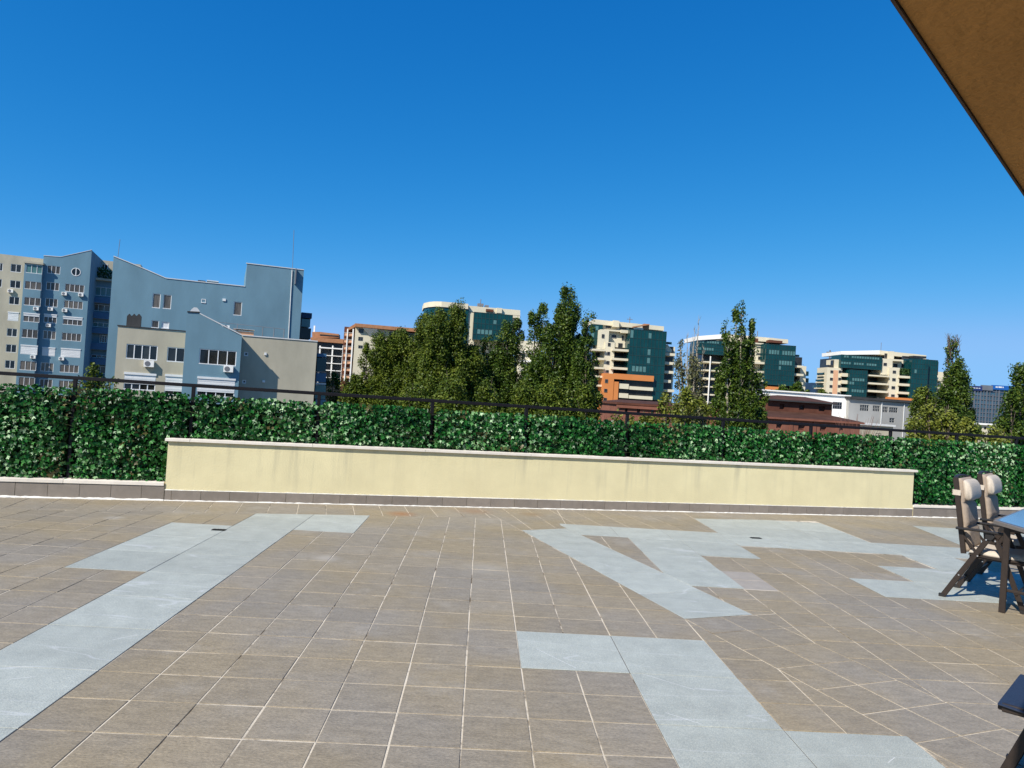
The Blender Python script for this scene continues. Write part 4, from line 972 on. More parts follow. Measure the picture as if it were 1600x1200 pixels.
# ------------------------------------------------------------------ the four cream and green-glass blocks
def glass(b, rect, d0, d1, nx, nz, parts='glass_facade', dm=None, light=(), lens=()):
    """curtain wall: glass body, projecting mullion grid, some panes with pale blinds"""
    u0, u1, z0, z1 = b.r(*rect, d=d0 if dm is None else dm)
    o = MB().box(u0, u1, d0, d1, z0, z1).build(parts, M['gglass'], b.t); g = MB()
    for i in range(nx + 1):
        c = u0 + (u1 - u0) * i / nx; g.box(c - .07, c + .07, d0 - .09, d0 + .02, z0, z1)
    for j in range(nz + 1):
        c = z0 + (z1 - z0) * j / nz; g.box(u0 - .07, u1 + .07, d0 - .075, d0 + .01, c - .08, c + .08)
    q = g.build('mullions', M['mull'], o); q['kind'] = 'stuff'
    for (i0, i1, j, h0, h1) in light:
        for i in range(i0, i1):
            a = u0 + (u1 - u0) * (i + .12) / nx; c = u0 + (u1 - u0) * (i + .88) / nx; e = z0 + (z1 - z0) * (j + h0) / nz; f = z0 + (z1 - z0) * (j + h1) / nz
            MB().box(a, c, d0 - .03, d0 - .002, e, f).build('blind', M['gglass2'], o)
    return o
def balcony(b, rect, d0, d1, mk='cream', depth_rail=True):
    u0, u1, z0, z1 = b.r(*rect, d=d0)
    o = MB().box(u0, u1, d0, d1, z0, z1).build('balcony', M[mk], b.t)
    g = MB(); g.box(u0, u1, d0 + .05, d0 + .09, z1 + .42, z1 + .47)
    k = max(2, int((u1 - u0) / 1.4))
    for i in range(k + 1):
        c = u0 + (u1 - u0) * i / k; c = min(max(c, u0 + .03), u1 - .03); g.box(c - .025, c + .025, d0 + .055, d0 + .085, z1, z1 + .42)
    g.build('railing', M['mull'], o); return o
def frames(b, rects, d, n=1, glass_='dark'):
    for q in rects: b.window(None, n, d - .10, glass_, 'steel', fr=.06, proud=.03, local=b.r(*q, d=d))
GRP = 'cream and green-glass apartment blocks'
# 1: half hidden by the poplars
b = Bld('glass_block', 'cream block with curved white crown and dark green glass, half hidden behind the tall poplars', (735, 560), 245, 10, GRP); b.Z = (650, 460, 8.57)
u0, u1, z0, z1 = b.r(330, 170, 1385, None, d=4); MB().box(u0 + 8, u1 - 1, 4, 22, 0, b.uz(900, 225, 4)[1]).build('wall', M['cream'], b.t)
pts = [b.uz(x, y, 2) for x, y in ((700, 150), (1395, 212), (1395, 290), (700, 230))]; MB().prism(pts, 2, 20).build('crown', M['cream'], b.t)
g = MB(); pa = [b.uz(x, 130, 0)[0] for x in (120, 180, 250, 342)]; zt, zb_ = b.uz(342, 95, 0)[1], b.uz(342, 166, 0)[1]
xy = [(pa[0], 9), (pa[1], 4.2), (pa[2], 1.4), (pa[3], 0), (b.uz(700, 150)[0], 0), (b.uz(700, 150)[0], 20), (pa[0], 20)]
MB().slab(xy, zb_, zt).build('curved_crown', M['cream'], b.t)
MB().slab([(x + .3, y + .4) if y < 15 else (x + .3, y) for x, y in xy], 0, zb_ - .01).build('glass_facade', M['gglass'], b.t)
b.box('pier', 'cream', (705, 240, 776, 700), 1, 4, dm=1); glass(b, (780, 236, 1272, 640), -1, 5, 10, 5, light=((1, 5, 1, .1, .9), (5, 6, 3, .1, .8)))
b.box('terrace_wall', 'cream', (1278, 272, 1392, 320), 2, 12, dm=2); balcony(b, (1275, 330, 1388, 380), 1, 9); balcony(b, (1300, 410, 1400, 445), 1, 9)
b.box('roof_shed', 'cream', (1085, 178, 1150, 252), 1.0, 4, dm=1); b.box('roof_awning', 'brick', (940, 195, 1035, 235), .6, 1.9, dm=1)
u, z = b.uz(868, 65, 6); MB().tube([(u, 6, z - 6), (u, 6, z)], .14, 6).build('antenna', M['steel'], b.t); b.box('roof_plant', 'steel', (830, 118, 905, 158), 5, 7, dm=5); b.box('roof_plant', 'steel', (928, 142, 975, 168), 5, 7, dm=5)
for y in (560, 680, 810): balcony(b, (250, y, 440, y + 34), -1, 4)
for y in (620, 740, 860, 980): balcony(b, (1440, y, 1560, y + 34), 0, 6)
# 2: the one with the orange frame
b = Bld('glass_block', 'cream block with dark teal glass front and square orange frame at its foot', (1000, 570), 238, 6, GRP); b.Z = (920, 490, 7.5)
u0, u1, z0, z1 = b.r(60, 140, 870, None, d=8); MB().box(u0, u1, 8, 24, 0, b.uz(500, 150, 8)[1]).build('wall', M['dark'], b.t)
pts = [b.uz(x, y, 6) for x, y in ((62, 66), (880, 150), (880, 200), (62, 122))]; MB().prism(pts, 6, 24).build('crown', M['cream'], b.t)
u0, u1, z0, z1 = b.r(150, 110, 470, 190, d=7); MB().box(u0, u1, 7, 8.2, z0 - 1, z1 - .2).build('terrace_wall', M['cream'], b.t)
frames(b, [(200, 140, 258, 172), (360, 160, 440, 188)], 6.95)
b.box('roof_shed', 'cream', (287, 80, 350, 160), 4.5, 6.5, dm=5)
glass(b, (30, 124, 150, 372), 5, 9, 3, 3, dm=5, light=((1, 2, 2, .2, .8), (0, 1, 1, .1, .7)))
b.box('tower', 'cream', (140, 184, 225, 420), 1, 9, dm=1); u0, u1, z0, z1 = b.r(195, 330, 284, 700, d=.6); MB().box(u0, u1, .6, 8, 0, z1).build('tower', M['cream'], b.t)
frames(b, [(152, 240, 181, 286)], .96); frames(b, [(224, 342, 253, 382), (216, 446, 246, 488), (208, 553, 239, 595), (202, 660, 232, 696)], .56)
b.box('recess_wall', 'cream', (228, 186, 478, 405), 4, 8, dm=4); b.box('sun_shade', 'cream', (385, 190, 478, 232), 1.2, 4, dm=1.2); b.box('sun_shade', 'cream', (228, 186, 385, 215), 2.5, 4, dm=2.5)
frames(b, [(270, 248, 322, 286), (388, 258, 405, 312), (345, 345, 392, 402), (424, 345, 440, 372)], 3.95)
for (x0, y0, x1, y1) in ((282, 408, 500, 450), (275, 516, 492, 557), (270, 622, 486, 665)): balcony(b, (x0, y0, x1, y1), -1, 8)
for (x0, y0, x1, y1) in ((48, 410, 192, 442), (112, 515, 186, 546), (60, 622, 180, 652), (55, 722, 174, 754), (60, 828, 172, 858), (60, 930, 168, 962)): balcony(b, (x0, y0, x1, y1), -.4, 8)
glass(b, (488, 182, 862, 1015), -1.6, 7, 10, 8, light=((1, 5, 3, .15, .75), (5, 6, 4, .2, .8), (5, 6, 5, .15, .8), (5, 6, 7, .1, .7), (0, 1, 7, 0, .9)))
u0, u1, z0, z1 = b.r(848, 700, 862, None, d=-1.6); MB().box(b.uz(490, 700, -1.5)[0], u1, -1.5, 7, 0, b.uz(600, 1014, -1.6)[1]).build('plinth', M['dark'], b.t)
for i, (x0, y0, x1, y1) in enumerate(((858, 456, 1012, 498), (850, 560, 1003, 602), (842, 664, 992, 706), (832, 770, 962, 812), (826, 880, 1000, 922), (815, 985, 960, 1020))): balcony(b, (x0, y0, x1, y1), .4, 9)
b.box('stair_tower', 'cream', (862, 380, 968, 1100), 9.2, 14, dm=9.2); b.box('recess', 'dark', (862, 380, 950, 1100), 7.0, 9.1, dm=7)
b.box('terrace_wall', 'cream', (866, 236, 905, 330), 4, 9, dm=4); glass(b, (866, 330, 968, 360), 2, 2.1, 3, 1, 'glass_parapet'); b.prism('sloped_parapet', 'cream', [(872, 362), (925, 362), (972, 422), (972, 455), (872, 455)], 3, 8)
MB().box(*b.r(182, 702, 300, None, d=-3)[:2], -3, 5, 0, b.uz(240, 701, -3)[1]).build('orange_leg', M['orange'], b.t)
u0, u1, z0, z1 = b.r(300, 703, 760, 797, d=-3); MB().box(u0 + .003, u1, -3, -1.8, z0, z1 + .1).build('orange_beam', M['orange'], b.t)
u0, u1, z0, z1 = b.r(300, 797, 352, None, d=-3); MB().box(u0 + .003, u1, -3, -1.8, 0, b.uz(320, 797, -3)[1] - .003).build('orange_leg', M['orange'], b.t)
frames(b, [(190, 768, 222, 810), (180, 880, 214, 920), (172, 985, 208, 1028)], -3.04)
u0, u1, z0, z1 = b.r(352, 797, 750, None, d=-1.7); MB().box(u0, u1, -1.70, -1.61, b.uz(500, 1012, -1.7)[1], b.uz(500, 797, -1.7)[1]).build('recess', M['dark'], b.t)
for q in ((360, 818, 467, 885), (478, 850, 752, 907), (355, 930, 461, 992), (470, 955, 746, 1012)): b.box('balcony', 'cream', q, -2.7, -1.72, dm=-2.7)
u, z = b.uz(482, 40, 9); MB().tube([(u, 9, z - 6), (u, 9, z)], .13, 6).build('antenna', M['steel'], b.t); MB().tube([(u - 1.0, 9, z - .8), (u + 1.0, 9, z - .8)], .1, 6).build('antenna', M['steel'], b.t)
p, q = b.uz(520, 158, 1), b.uz(700, 130, 1); MB().bar([(p[0], 1, p[1]), (q[0], 1, q[1])], 2.5, .35).build('roof_awning', M['terra'], b.t)
b.box('roof_shed', 'terra', (650, 118, 705, 190), 1, 3, dm=1); b.box('roof_shed', 'white', (540, 160, 640, 190), 1.2, 2.6, dm=1.2)
# 3
b = Bld('glass_block', 'cream block with wide white crown and teal glass behind the lone slim poplar', (1175, 575), 252, 4, GRP); b.Z = (1080, 510, 8.42)
u0, u1, z0, z1 = b.r(170, 200, 1330, None, d=8); MB().box(u0, u1, 8, 24, 0, b.uz(800, 230, 8)[1]).build('wall', M['dark'], b.t)
MB().prism([b.uz(x, y, 1) for x, y in ((80, 128), (470, 98), (470, 158), (80, 182))], 1, 16).build('crown', M['white'], b.t)
MB().prism([b.uz(x, y, 6) for x, y in ((470, 98), (1275, 172), (1275, 225), (470, 160))], 6, 22).build('crown', M['cream'], b.t)
glass(b, (76, 172, 520, 385), 1.5, 8, 14, 4, light=((0, 3, 3, .2, .8), (4, 9, 3, .2, .8), (10, 13, 3, .2, .8), (3, 7, 1, .1, .8), (0, 2, 1, .1, .8)))
b.box('pier', 'cream', (530, 110, 580, 490), .5, 8, dm=1); b.box('pier', 'cream', (850, 226, 952, 900), 3, 8, dm=3)
b.box('column', 'white', (249, 392, 221, 1030), -2.2, -1.8, dm=-2); 
for q in ((178, 456, 420, 490), (165, 565, 420, 600), (158, 670, 420, 714), (150, 780, 420, 812), (150, 882, 420, 920), (195, 985, 420, 1022)): balcony(b, q, -1.6, 8)
for q in ((805, 460, 992, 500), (800, 578, 986, 617), (800, 690, 972, 730)): balcony(b, q, -.5, 8)
frames(b, [(860, 265, 910, 282), (858, 350, 925, 375), (880, 395, 930, 440)], 2.95)
glass(b, (955, 226, 1012, 440), .5, 6, 2, 3, light=((0, 2, 2, .1, .8),)); glass(b, (990, 232, 1345, 785), -1.2, 7, 11, 8, light=((1, 5, 6, .1, .9), (6, 11, 6, .1, .9), (5, 10, 4, .1, .9), (5, 6, 3, .1, .8)))
glass(b, (1345, 372, 1418, 400), 2, 2.1, 3, 1, 'glass_parapet')
for q in ((1335, 508, 1480, 546), (1328, 616, 1478, 655), (1322, 726, 1472, 770)): balcony(b, q, .2, 9)
b.box('stair_tower', 'cream', (1440, 520, 1494, 900), 3, 9, dm=3); b.box('recess', 'dark', (1345, 400, 1432, 900), 6, 9, dm=6)
for y in (592, 682): glass(b, (1490, y, 1540, y + 58), 4, 8, 2, 2, 'glass_bay')
b.box('orange_band', 'orange', (985, 786, 1150, 856), -2, -1.25, dm=-2); u0, u1, z0, z1 = b.r(985, 856, 1345, None, d=-1); MB().box(u0, u1, -1, 8, 0, b.uz(1100, 857, -1)[1]).build('plinth', M['dark'], b.t)
b.box('roof_awning', 'brick', (1030, 178, 1200, 222), 3, 5.8, dm=3); b.box('roof_awning', 'brick', (822, 155, 880, 215), 4, 5.9, dm=4); b.box('roof_shed', 'cream', (1030, 148, 1090, 180), 4, 5.9, dm=4); b.box('parapet', 'cream', (826, 212, 955, 240), 2.5, 6, dm=2.5)
u, z = b.uz(874, 60, 8); MB().tube([(u, 8, z - 5), (u, 8, z)], .14, 6).build('antenna', M['steel'], b.t)
# 4
b = Bld('glass_block', 'cream block with stepped left side and broad green glass, rightmost of the apartment blocks', (1380, 590), 262, 2, GRP); b.Z = (1270, 530, 7.5)
u0, u1, z0, z1 = b.r(345, 240, 1440, None, d=8); MB().box(u0, u1, 8, 26, 0, b.uz(800, 240, 8)[1]).build('wall', M['dark'], b.t)
MB().prism([b.uz(x, y, 1) for x, y in ((330, 140), (782, 130), (782, 178), (330, 182))], 1, 16).build('crown', M['white'], b.t)
MB().prism([b.uz(x, y, 5) for x, y in ((782, 130), (1330, 188), (1330, 235), (782, 178))], 5, 20).build('crown', M['cream'], b.t)
glass(b, (334, 180, 804, 362), .4, 8, 16, 4, light=((1, 3, 3, .2, .8), (4, 9, 3, .2, .8), (9, 12, 3, .2, .8), (12, 15, 3, .2, .8), (0, 4, 1, .15, .8), (5, 9, 1, .15, .8), (10, 14, 1, .15, .8)))
glass(b, (436, 356, 622, 720), -1.5, 7, 7, 8, light=((0, 2, 4, .1, .8), (1, 6, 5, .1, .8), (1, 6, 2, .1, .8)))
u0, u1, z0, z1 = b.r(170, 340, 345, None, d=1); MB().box(u0, u1, 1, 9, 0, z1).build('stepped_wall', M['cream'], b.t); b.box('stepped_wall', 'cream', (265, 236, 345, 342), 2, 9, dm=2)
b.box('stripe', 'peach', (245, 362, 280, 690), .9, 1.05, dm=.9)
for dy in (0, 86, 171, 256): frames(b, [(206 - dy * .06, 364 + dy, 238 - dy * .06, 396 + dy), (304 - dy * .06, 364 + dy, 338 - dy * .06, 396 + dy)], .96)
for q in ((345, 396, 432, 442), (342, 480, 428, 526), (338, 566, 422, 612), (332, 656, 415, 702)): balcony(b, q, -.2, 8)
for i, y in enumerate((392, 470, 540)): glass(b, (122 - i * 17, y, 170, y + 24), 3, 8, 2, 1, 'glass_parapet'); b.box('balcony', 'cream', (120 - i * 17, y + 28, 170, y + 46), 3, 8, dm=3)
b.box('planter', 'dark', (180, 300, 262, 332), 3, 5, dm=3); b.box('planter', 'dark', (240, 245, 264, 300), 3, 5, dm=3)
for q in ((622, 412, 896, 446), (615, 502, 888, 540), (610, 590, 882, 632), (604, 682, 876, 720)): balcony(b, q, -.6, 8)
b.box('tower', 'cream', (806, 224, 926, 425), 1, 8, dm=1); u0, u1, z0, z1 = b.r(900, 336, 1020, None, d=.2); MB().box(u0, u1, .2, 8, 0, z1).build('tower', M['cream'], b.t)
frames(b, [(828, 276, 866, 311)], .96); frames(b, [(936, 366, 973, 400), (930, 455, 969, 490), (922, 549, 962, 584), (917, 645, 957, 674)], .16)
b.box('terrace_wall', 'cream', (926, 240, 1165, 420), 4, 8, dm=4); frames(b, [(945, 285, 990, 330), (1040, 285, 1058, 335)], 3.95); b.box('terrace_wall', 'cream', (925, 232, 1060, 262), 2, 4, dm=2)
for q in ((1018, 426, 1200, 464), (1012, 516, 1196, 556), (1006, 613, 1192, 652)): balcony(b, q, -.8, 8)
glass(b, (1165, 226, 1330, 700), -1.5, 8, 6, 8, light=((1, 2, 5, .1, .8),)); glass(b, (1325, 240, 1440, 700), .5, 9, 5, 8); glass(b, (1425, 262, 1462, 420), 3, 10, 2, 3)
b.box('penthouse', 'dark', (1180, 192, 1330, 226), 2, 7, dm=2); frames(b, [(840, 165, 905, 222), (1045, 195, 1135, 232)], 4.95)
b.box('roof_shed', 'cream', (908, 140, 950, 232), 3, 5, dm=3)
b.box('orange_band', 'orange', (880, 676, 1200, 742), -2.5, -.9, dm=-2.5)
for y in (465, 556): balcony(b, (1450, y, 1600, y + 30), 1.5, 9)
b.box('side_wall', 'cream', (1455, 380, 1560, 900), 9.1, 16, dm=9.1)
n = 900; a = b.r(1030, 345, 1200, 425, d=-.4); P = np.stack([rng.uniform(a[0], a[1], n), rng.uniform(-.6, .8, n), rng.uniform(a[2], a[3], n)], -1)
Bm = basis(rng.normal(0, 1, (n, 3)) + np.array([0, -.5, .6]), rng.uniform(0, 6.28, n)); sc = rng.uniform(.4, .9, n)
o = link('balcony_plants', fast_mesh('balcony_plants', np.einsum('nij,kj->nki', Bm, q if False else np.array([[0, -.5, 0], [.32, 0, .08], [0, .6, 0], [-.32, 0, .08]])) * sc[:, None, None] + P[:, None], [(0, 1, 2, 3)], M['planter']), b.t); o['kind'] = 'stuff'
u, z = b.uz(803, 40, 6); MB().tube([(u, 6, z - 7), (u, 6, z)], .09, 6).build('antenna', M['steel'], b.t)
# mast beside block 4
p = at_depth(1294, 600, 330); t = thing('radio_mast', 'slim white lattice mast left of the rightmost apartment block', 'mast', (p[0], p[1], GROUND))
zt = at_depth(1293.5, 547, 330)[2] - GROUND; zm = at_depth(1293, 562, 330)[2] - GROUND
MB().tube([(0, 0, 0), (0, 0, zm)], [1.3, .5], 6).build('pole', M['white'], t); MB().tube([(0, 0, zm), (0, 0, zt)], .35, 6).build('aerial', M['steel'], t); MB().tube([(-1.6, 0, zt - 1), (1.6, 0, zt - 1)], .25, 6).build('crossbar', M['steel'], t)
b = Bld('navy_tower', 'small plain navy office tower on the skyline left of the rightmost block', (1272, 605), 420, 0); b.Z = (1270, 530, 7.5)
u0, u1, z0, z1 = b.r(-8, 515, 82, None); MB().box(u0, u1, 0, 20, 0, z1).build('tower', M['navytower'], b.t)
g = MB()
for i in range(6): g.box(u0 + .3, u1 - .3, -.06, -.01, z1 - 3 - i * 4, z1 - 1.5 - i * 4)
g.build('window_band', M['offglass'], b.t)

# ------------------------------------------------------------------ sheds and brick buildings in the middle distance
b = Bld('white_shed', 'low white building with flat pale roof behind the brick building', (1300, 640), 137.2, 8); b.Z = (1270, 530, 7.5)
wl = [b.r(236, 733, 340, 822)]; p, q = b.uz(-60, 690), b.uz(428, 672)
b.wall_l('wall', 'white', [(p[0] - 12, 0), (q[0], 0), (q[0], q[1]), (p[0] - 12, q[1])], wl, 0, 12); w_ = b.window(None, 4, .05, 'pane', 'steel', local=wl[0])
MB().box(p[0] - 12.3, q[0] + .2, -.3, 12, q[1], q[1] + .25).build('roof', M['white'], b.t)
u0, u1, z0, z1 = wl[0]; g = MB(); g.box(u0, u1, -.01, .04, (z0 + z1) / 2 - .04, (z0 + z1) / 2 + .04); g.build('glazing_bar', M['steel'], w_)
b = Bld('grey_shed', 'long grey warehouse with dark roof edge and small square windows', (1365, 650), 138, 12); b.Z = (1270, 530, 7.5)
wl = [b.r(*q) for q in ((556, 766, 656, 846), (706, 776, 784, 851), (810, 788, 880, 862), (898, 796, 994, 866), (900, 922, 957, 981))]
p, q = b.uz(428, 700), b.uz(1300, 760); b.wall_l('wall', 'grey', [(p[0], 0), (q[0], 0), (q[0], p[1] - .1), (p[0], p[1])], wl, 0, 14, reveal=.2)
for k, h in enumerate(wl):
    w_ = b.window(None, 4 if k < 4 else 2, .08, 'pane', 'grey', local=h, fr=.06)
    MB().box(h[0], h[1], .04, .09, (h[2] + h[3]) / 2 - .03, (h[2] + h[3]) / 2 + .03).build('glazing_bar', M['grey'], w_)
MB().box(p[0] - .3, q[0] + .3, -.5, 14, p[1] + .02, p[1] + .5).build('roof', M['darkroof'], b.t)
for x in (795, 1058): u, z0 = b.uz(x, 1030, -.1); MB().tube([(u, -.1, 0), (u, -.1, p[1] - .1)], .09, 6).build('downpipe', M['lead'], b.t)
u, z = b.uz(766, 700, 3); MB().tube([(u, 3, z - 1.5), (u, 3, z + .3)], .2, 8).build('roof_vent', M['darkroof'], b.t)
MB().box(*b.r(520, 1008, 940, 1050, d=-6)[:2], -6, -.02, 0, b.uz(700, 1012, -6)[1]).build('annex', M['tan'], b.t); u0, u1, z0, z1 = b.r(520, 1003, 940, 1052, d=-6)
MB().box(u0 - .3, u1 + .3, -6.3, -.03, b.uz(700, 1012, -6)[1] + .01, b.uz(700, 1012, -6)[1] + .35).build('annex_roof', M['lead'], b.t); b.window((738, 1102, 800, 1135), 2, -6.02, 'pane', 'darkroof')
b = Bld('brick_building', 'old dark red brick building with hipped roofs right of the slim poplar', (1265, 645), 112, 12); b.Z = (1180, 600, 6.154)
up = [b.r(*q, d=5) for q in ((236, 190, 278, 246), (424, 202, 472, 252), (614, 212, 668, 266))]
p, q = b.uz(120, 160, 5), b.uz(742, 185, 5)
b.wall_l('upper_wall', 'brick', [(p[0], 0), (q[0], 0), (q[0], q[1]), (p[0], q[1])], up, 5, 16, reveal=.25)
for i, h in enumerate(up): b.window(None, 1, 5.2, 'pane', 'brick', local=h, fr=.05)
ex = q[1]; r0, r1 = b.uz(250, 118, 9)[0], b.uz(520, 118, 9)[0]; rzt = b.uz(400, 118, 9)[1]
g = MB(); xa, xb = p[0] - .6, q[0] + .6
V = [(xa, 4.4, ex + .02), (xb, 4.4, ex + .02), (xb, 16.5, ex + .02), (xa, 16.5, ex + .02), (r0, 10, rzt), (r1, 10, rzt)]
g.v += V; g.f += [(0, 1, 5, 4), (1, 2, 5), (2, 3, 4, 5), (3, 0, 4), (3, 2, 1, 0)]; g.build('upper_roof', M['bricktile'], b.t)
MB().box(xa, xb, 4.36, 4.5, ex - .22, ex + .02).build('eaves', M['darkroof'], b.t)
lo = [b.r(*q) for q in ((205, 376, 256, 428), (416, 382, 476, 446), (626, 390, 681, 455), (800, 398, 850, 450))]
p2, q2 = b.uz(110, 312), b.uz(1010, 372)
b.wall_l('lower_wall', 'pinkbrick', [(p2[0], 0), (q2[0], 0), (q2[0], p2[1]), (p2[0], p2[1])], lo, 0, 4.9, reveal=.25)
for h in lo: b.window(None, 1, .2, 'pane', 'pinkbrick', local=h, fr=.05)
for x in (345, 570, 790): u, _ = b.uz(x, 400); MB().box(u - .25, u + .25, -.15, -.003, 0, p2[1] - .3).build('pilaster', M['pinkbrick'], b.t)
zr = b.uz(500, 278, 5)[1]; g = MB(); V = [(p2[0] - .4, -.5, p2[1] + .01), (q2[0] + .4, -.5, p2[1] + .01), (q2[0] - 3, 4.95, zr), (p2[0] + 1.5, 4.95, zr), (q2[0] + .4, 4.95, p2[1] + .01), (p2[0] - .4, 4.95, p2[1] + .01)]
g.v += V; g.f += [(0, 1, 2, 3), (1, 4, 2), (0, 3, 5), (0, 5, 4, 1)]; g.build('lower_roof', M['bricktile'], b.t)
MB().box(p2[0] - .4, q2[0] + .4, -.55, -.2, p2[1] - .3, p2[1]).build('cornice', M['pinkbrick'], b.t)
b = Bld('brick_building', 'low reddish brick hall with arched windows below the orange frame', (1000, 635), 120, 5); b.Z = (920, 490, 7.5)
hl = [b.r(*q) for q in ((425, 1112, 452, 1170), (565, 1125, 597, 1180), (730, 1140, 760, 1190))]
p, q = b.uz(345, 1062), b.uz(2100, 1090)
b.wall_l('wall', 'pinkbrick', [(p[0], 0), (q[0], 0), (q[0], p[1]), (p[0], p[1])], hl, 0, 14, reveal=.25)
for h in hl:
    w_ = b.window(None, 1, .2, 'pane', 'darkroof', local=h, fr=.06); c = (h[0] + h[1]) / 2; r_ = (h[1] - h[0]) / 2
    MB().prism([(c + r_ * math.cos(math.pi * i / 8), h[3] + r_ * math.sin(math.pi * i / 8)) for i in range(9)], -.02, .1).build('arch', M['pane'], w_)
MB().box(p[0] - .3, q[0] + .3, -.35, -.003, p[1] - .55, p[1] - .1).build('cornice', M['pinkbrick'], b.t)
MB().box(p[0] - .3, q[0] + .3, -.3, 14, p[1] + .003, p[1] + .35).build('cornice', M['brick'], b.t)
zr = b.uz(600, 1020, 7)[1]; g = MB(); V = [(p[0], 0, p[1] + .36), (q[0], 0, p[1] + .36), (q[0], 7, zr), (p[0] + 2, 7, zr), (q[0], 14, p[1] + .36), (p[0], 14, p[1] + .36)]
g.v += V; g.f += [(0, 1, 2, 3), (2, 4, 5, 3), (0, 3, 5), (1, 4, 2)]; g.build('roof', M['bricktile'], b.t)
# ------------------------------------------------------------------ office with the blue sign band, right edge
b = Bld('office_building', 'far dark glass office with grey grid and blue rooftop sign band', (1540, 640), 330, 0); b.Z = (1480, 560, 8.575)
u0, u1, z0, z1 = b.r(200, 420, 1100, None); MB().box(u0, u1, 0, 25, 0, z1).build('glass_facade', M['offglass'], b.t)
nx, nz = 22, 9; zb_ = b.uz(500, 900)[1]; rr_ = random.Random(4)
for i in range(nx + 1):
    c = u0 + (u1 - u0) * i / nx; wd = .12 if i % 2 else .28; MB().box(c - wd, c + wd, -.5, -.003, zb_ - 6, z1 - rr_.choice((0, 0, 3.2, 0))).build('fin', M['offgrid'], b.t)
for j in range(nz + 1):
    c = zb_ + (z1 - zb_) * j / nz; MB().box(u0, u1, -.3, -.002, c - .16, c + .16).build('floor_band', M['offgrid'], b.t)
for (x0, x1, mk) in ((200, 470, 'signnavy'), (472, 612, 'signgrey'), (614, 905, 'signblue'), (907, 1100, 'signblue')):
    q0, q1, s0, s1 = b.r(x0, 356, x1, 416, d=-.8); sgn = MB().box(q0, q1, -.8, .5, s0 - .6, s1).build('sign_panel', M[mk], b.t)
    if mk == 'signgrey': continue
    # illegible white lettering: a row of small raised strokes
    L0, L1_ = (q0 + 3, q0 + (q1 - q0) * .9) if mk == 'signnavy' else (q0 + (q1 - q0) * .12, q0 + (q1 - q0) * .48)
    x = L0; hh = (s1 - s0) * (.22 if mk == 'signnavy' else .42)
    while x < L1_:
        wd = rr_.uniform(.5, 1.0) * (1 if mk == 'signnavy' else 1.6); MB().box(x, min(x + wd, L1_), -.9, -.802, s0 + .3, s0 + .3 + hh * rr_.uniform(.8, 1.1)).build('letter', M['pvc'], sgn); x += wd + .35
b = Bld('pale_house', 'small pale low building half hidden by bushes near the right edge', (1545, 665), 120, 6); b.Z = (1480, 560, 8.575)
wl = [b.r(440, 915, 468, 950), b.r(495, 915, 525, 955)]; p, q = b.uz(380, 885), b.uz(780, 905)
b.wall_l('wall', 'cream', [(p[0], 0), (q[0], 0), (q[0], p[1]), (p[0], p[1])], wl, 0, 8, reveal=.2)
for h in wl: b.window(None, 1, .1, 'pane', 'darkroof', local=h)
MB().box(p[0] - .3, q[0] + .3, -.4, 8, p[1] + .003, p[1] + .3).build('roof', M['white'], b.t)
# pinkish flats glimpsed between the poplars
b = Bld('far_flats', 'pinkish far flats glimpsed in the gap between the two poplar clumps', (822, 570), 230, 5); b.Z = (0, 0, 1)
u0, u1, z0, z1 = b.r(814, 533, 846, None); MB().box(u0, u1, 0, 14, 0, b.uz(830, 533)[1]).build('wall', M['cream'], b.t)
for y in (548, 562, 576, 590): b.box('balcony', 'white', (812, y, 846, y + 5), -1, -.003)
frames(b, [(815, 553, 820, 560), (828, 554, 833, 561), (815, 567, 820, 574), (828, 568, 833, 575)], -.02)

# ================================================================== trees
LM = {
 'olive': leaf_mat('olive_green_leaf', [(0, (.018, .036, .005)), (.45, (.070, .108, .010)), (.75, (.135, .175, .018)), (1, (.24, .265, .045))], .5, .22, .22),
 'dark': leaf_mat('dark_green_leaf', [(0, (.014, .034, .006)), (.45, (.046, .088, .009)), (.75, (.098, .148, .016)), (1, (.19, .23, .04))], .45, .25, .22),
 'yellow': leaf_mat('yellow_green_leaf', [(0, (.04, .055, .010)), (.45, (.135, .16, .018)), (.75, (.21, .23, .03)), (1, (.32, .32, .07))], .5, .3, .2),
 'pale': leaf_mat('pale_dry_leaf', [(0, (.045, .05, .02)), (.45, (.10, .105, .04)), (.75, (.16, .16, .07)), (1, (.26, .25, .13))], .6, .25, .15)}
BARK = mat('grey_brown_bark', (.14, .11, .085), .9, .25, 2., .15, stretch=(1, 1, .3))
PALEBARK = mat('pale_poplar_bark', (.34, .29, .22), .9, .2, 2., .15, stretch=(1, 1, .3))
QUAD = np.array([[0, -.5, 0], [.30, -.05, .07], [0, .55, 0], [-.30, -.05, .07]])
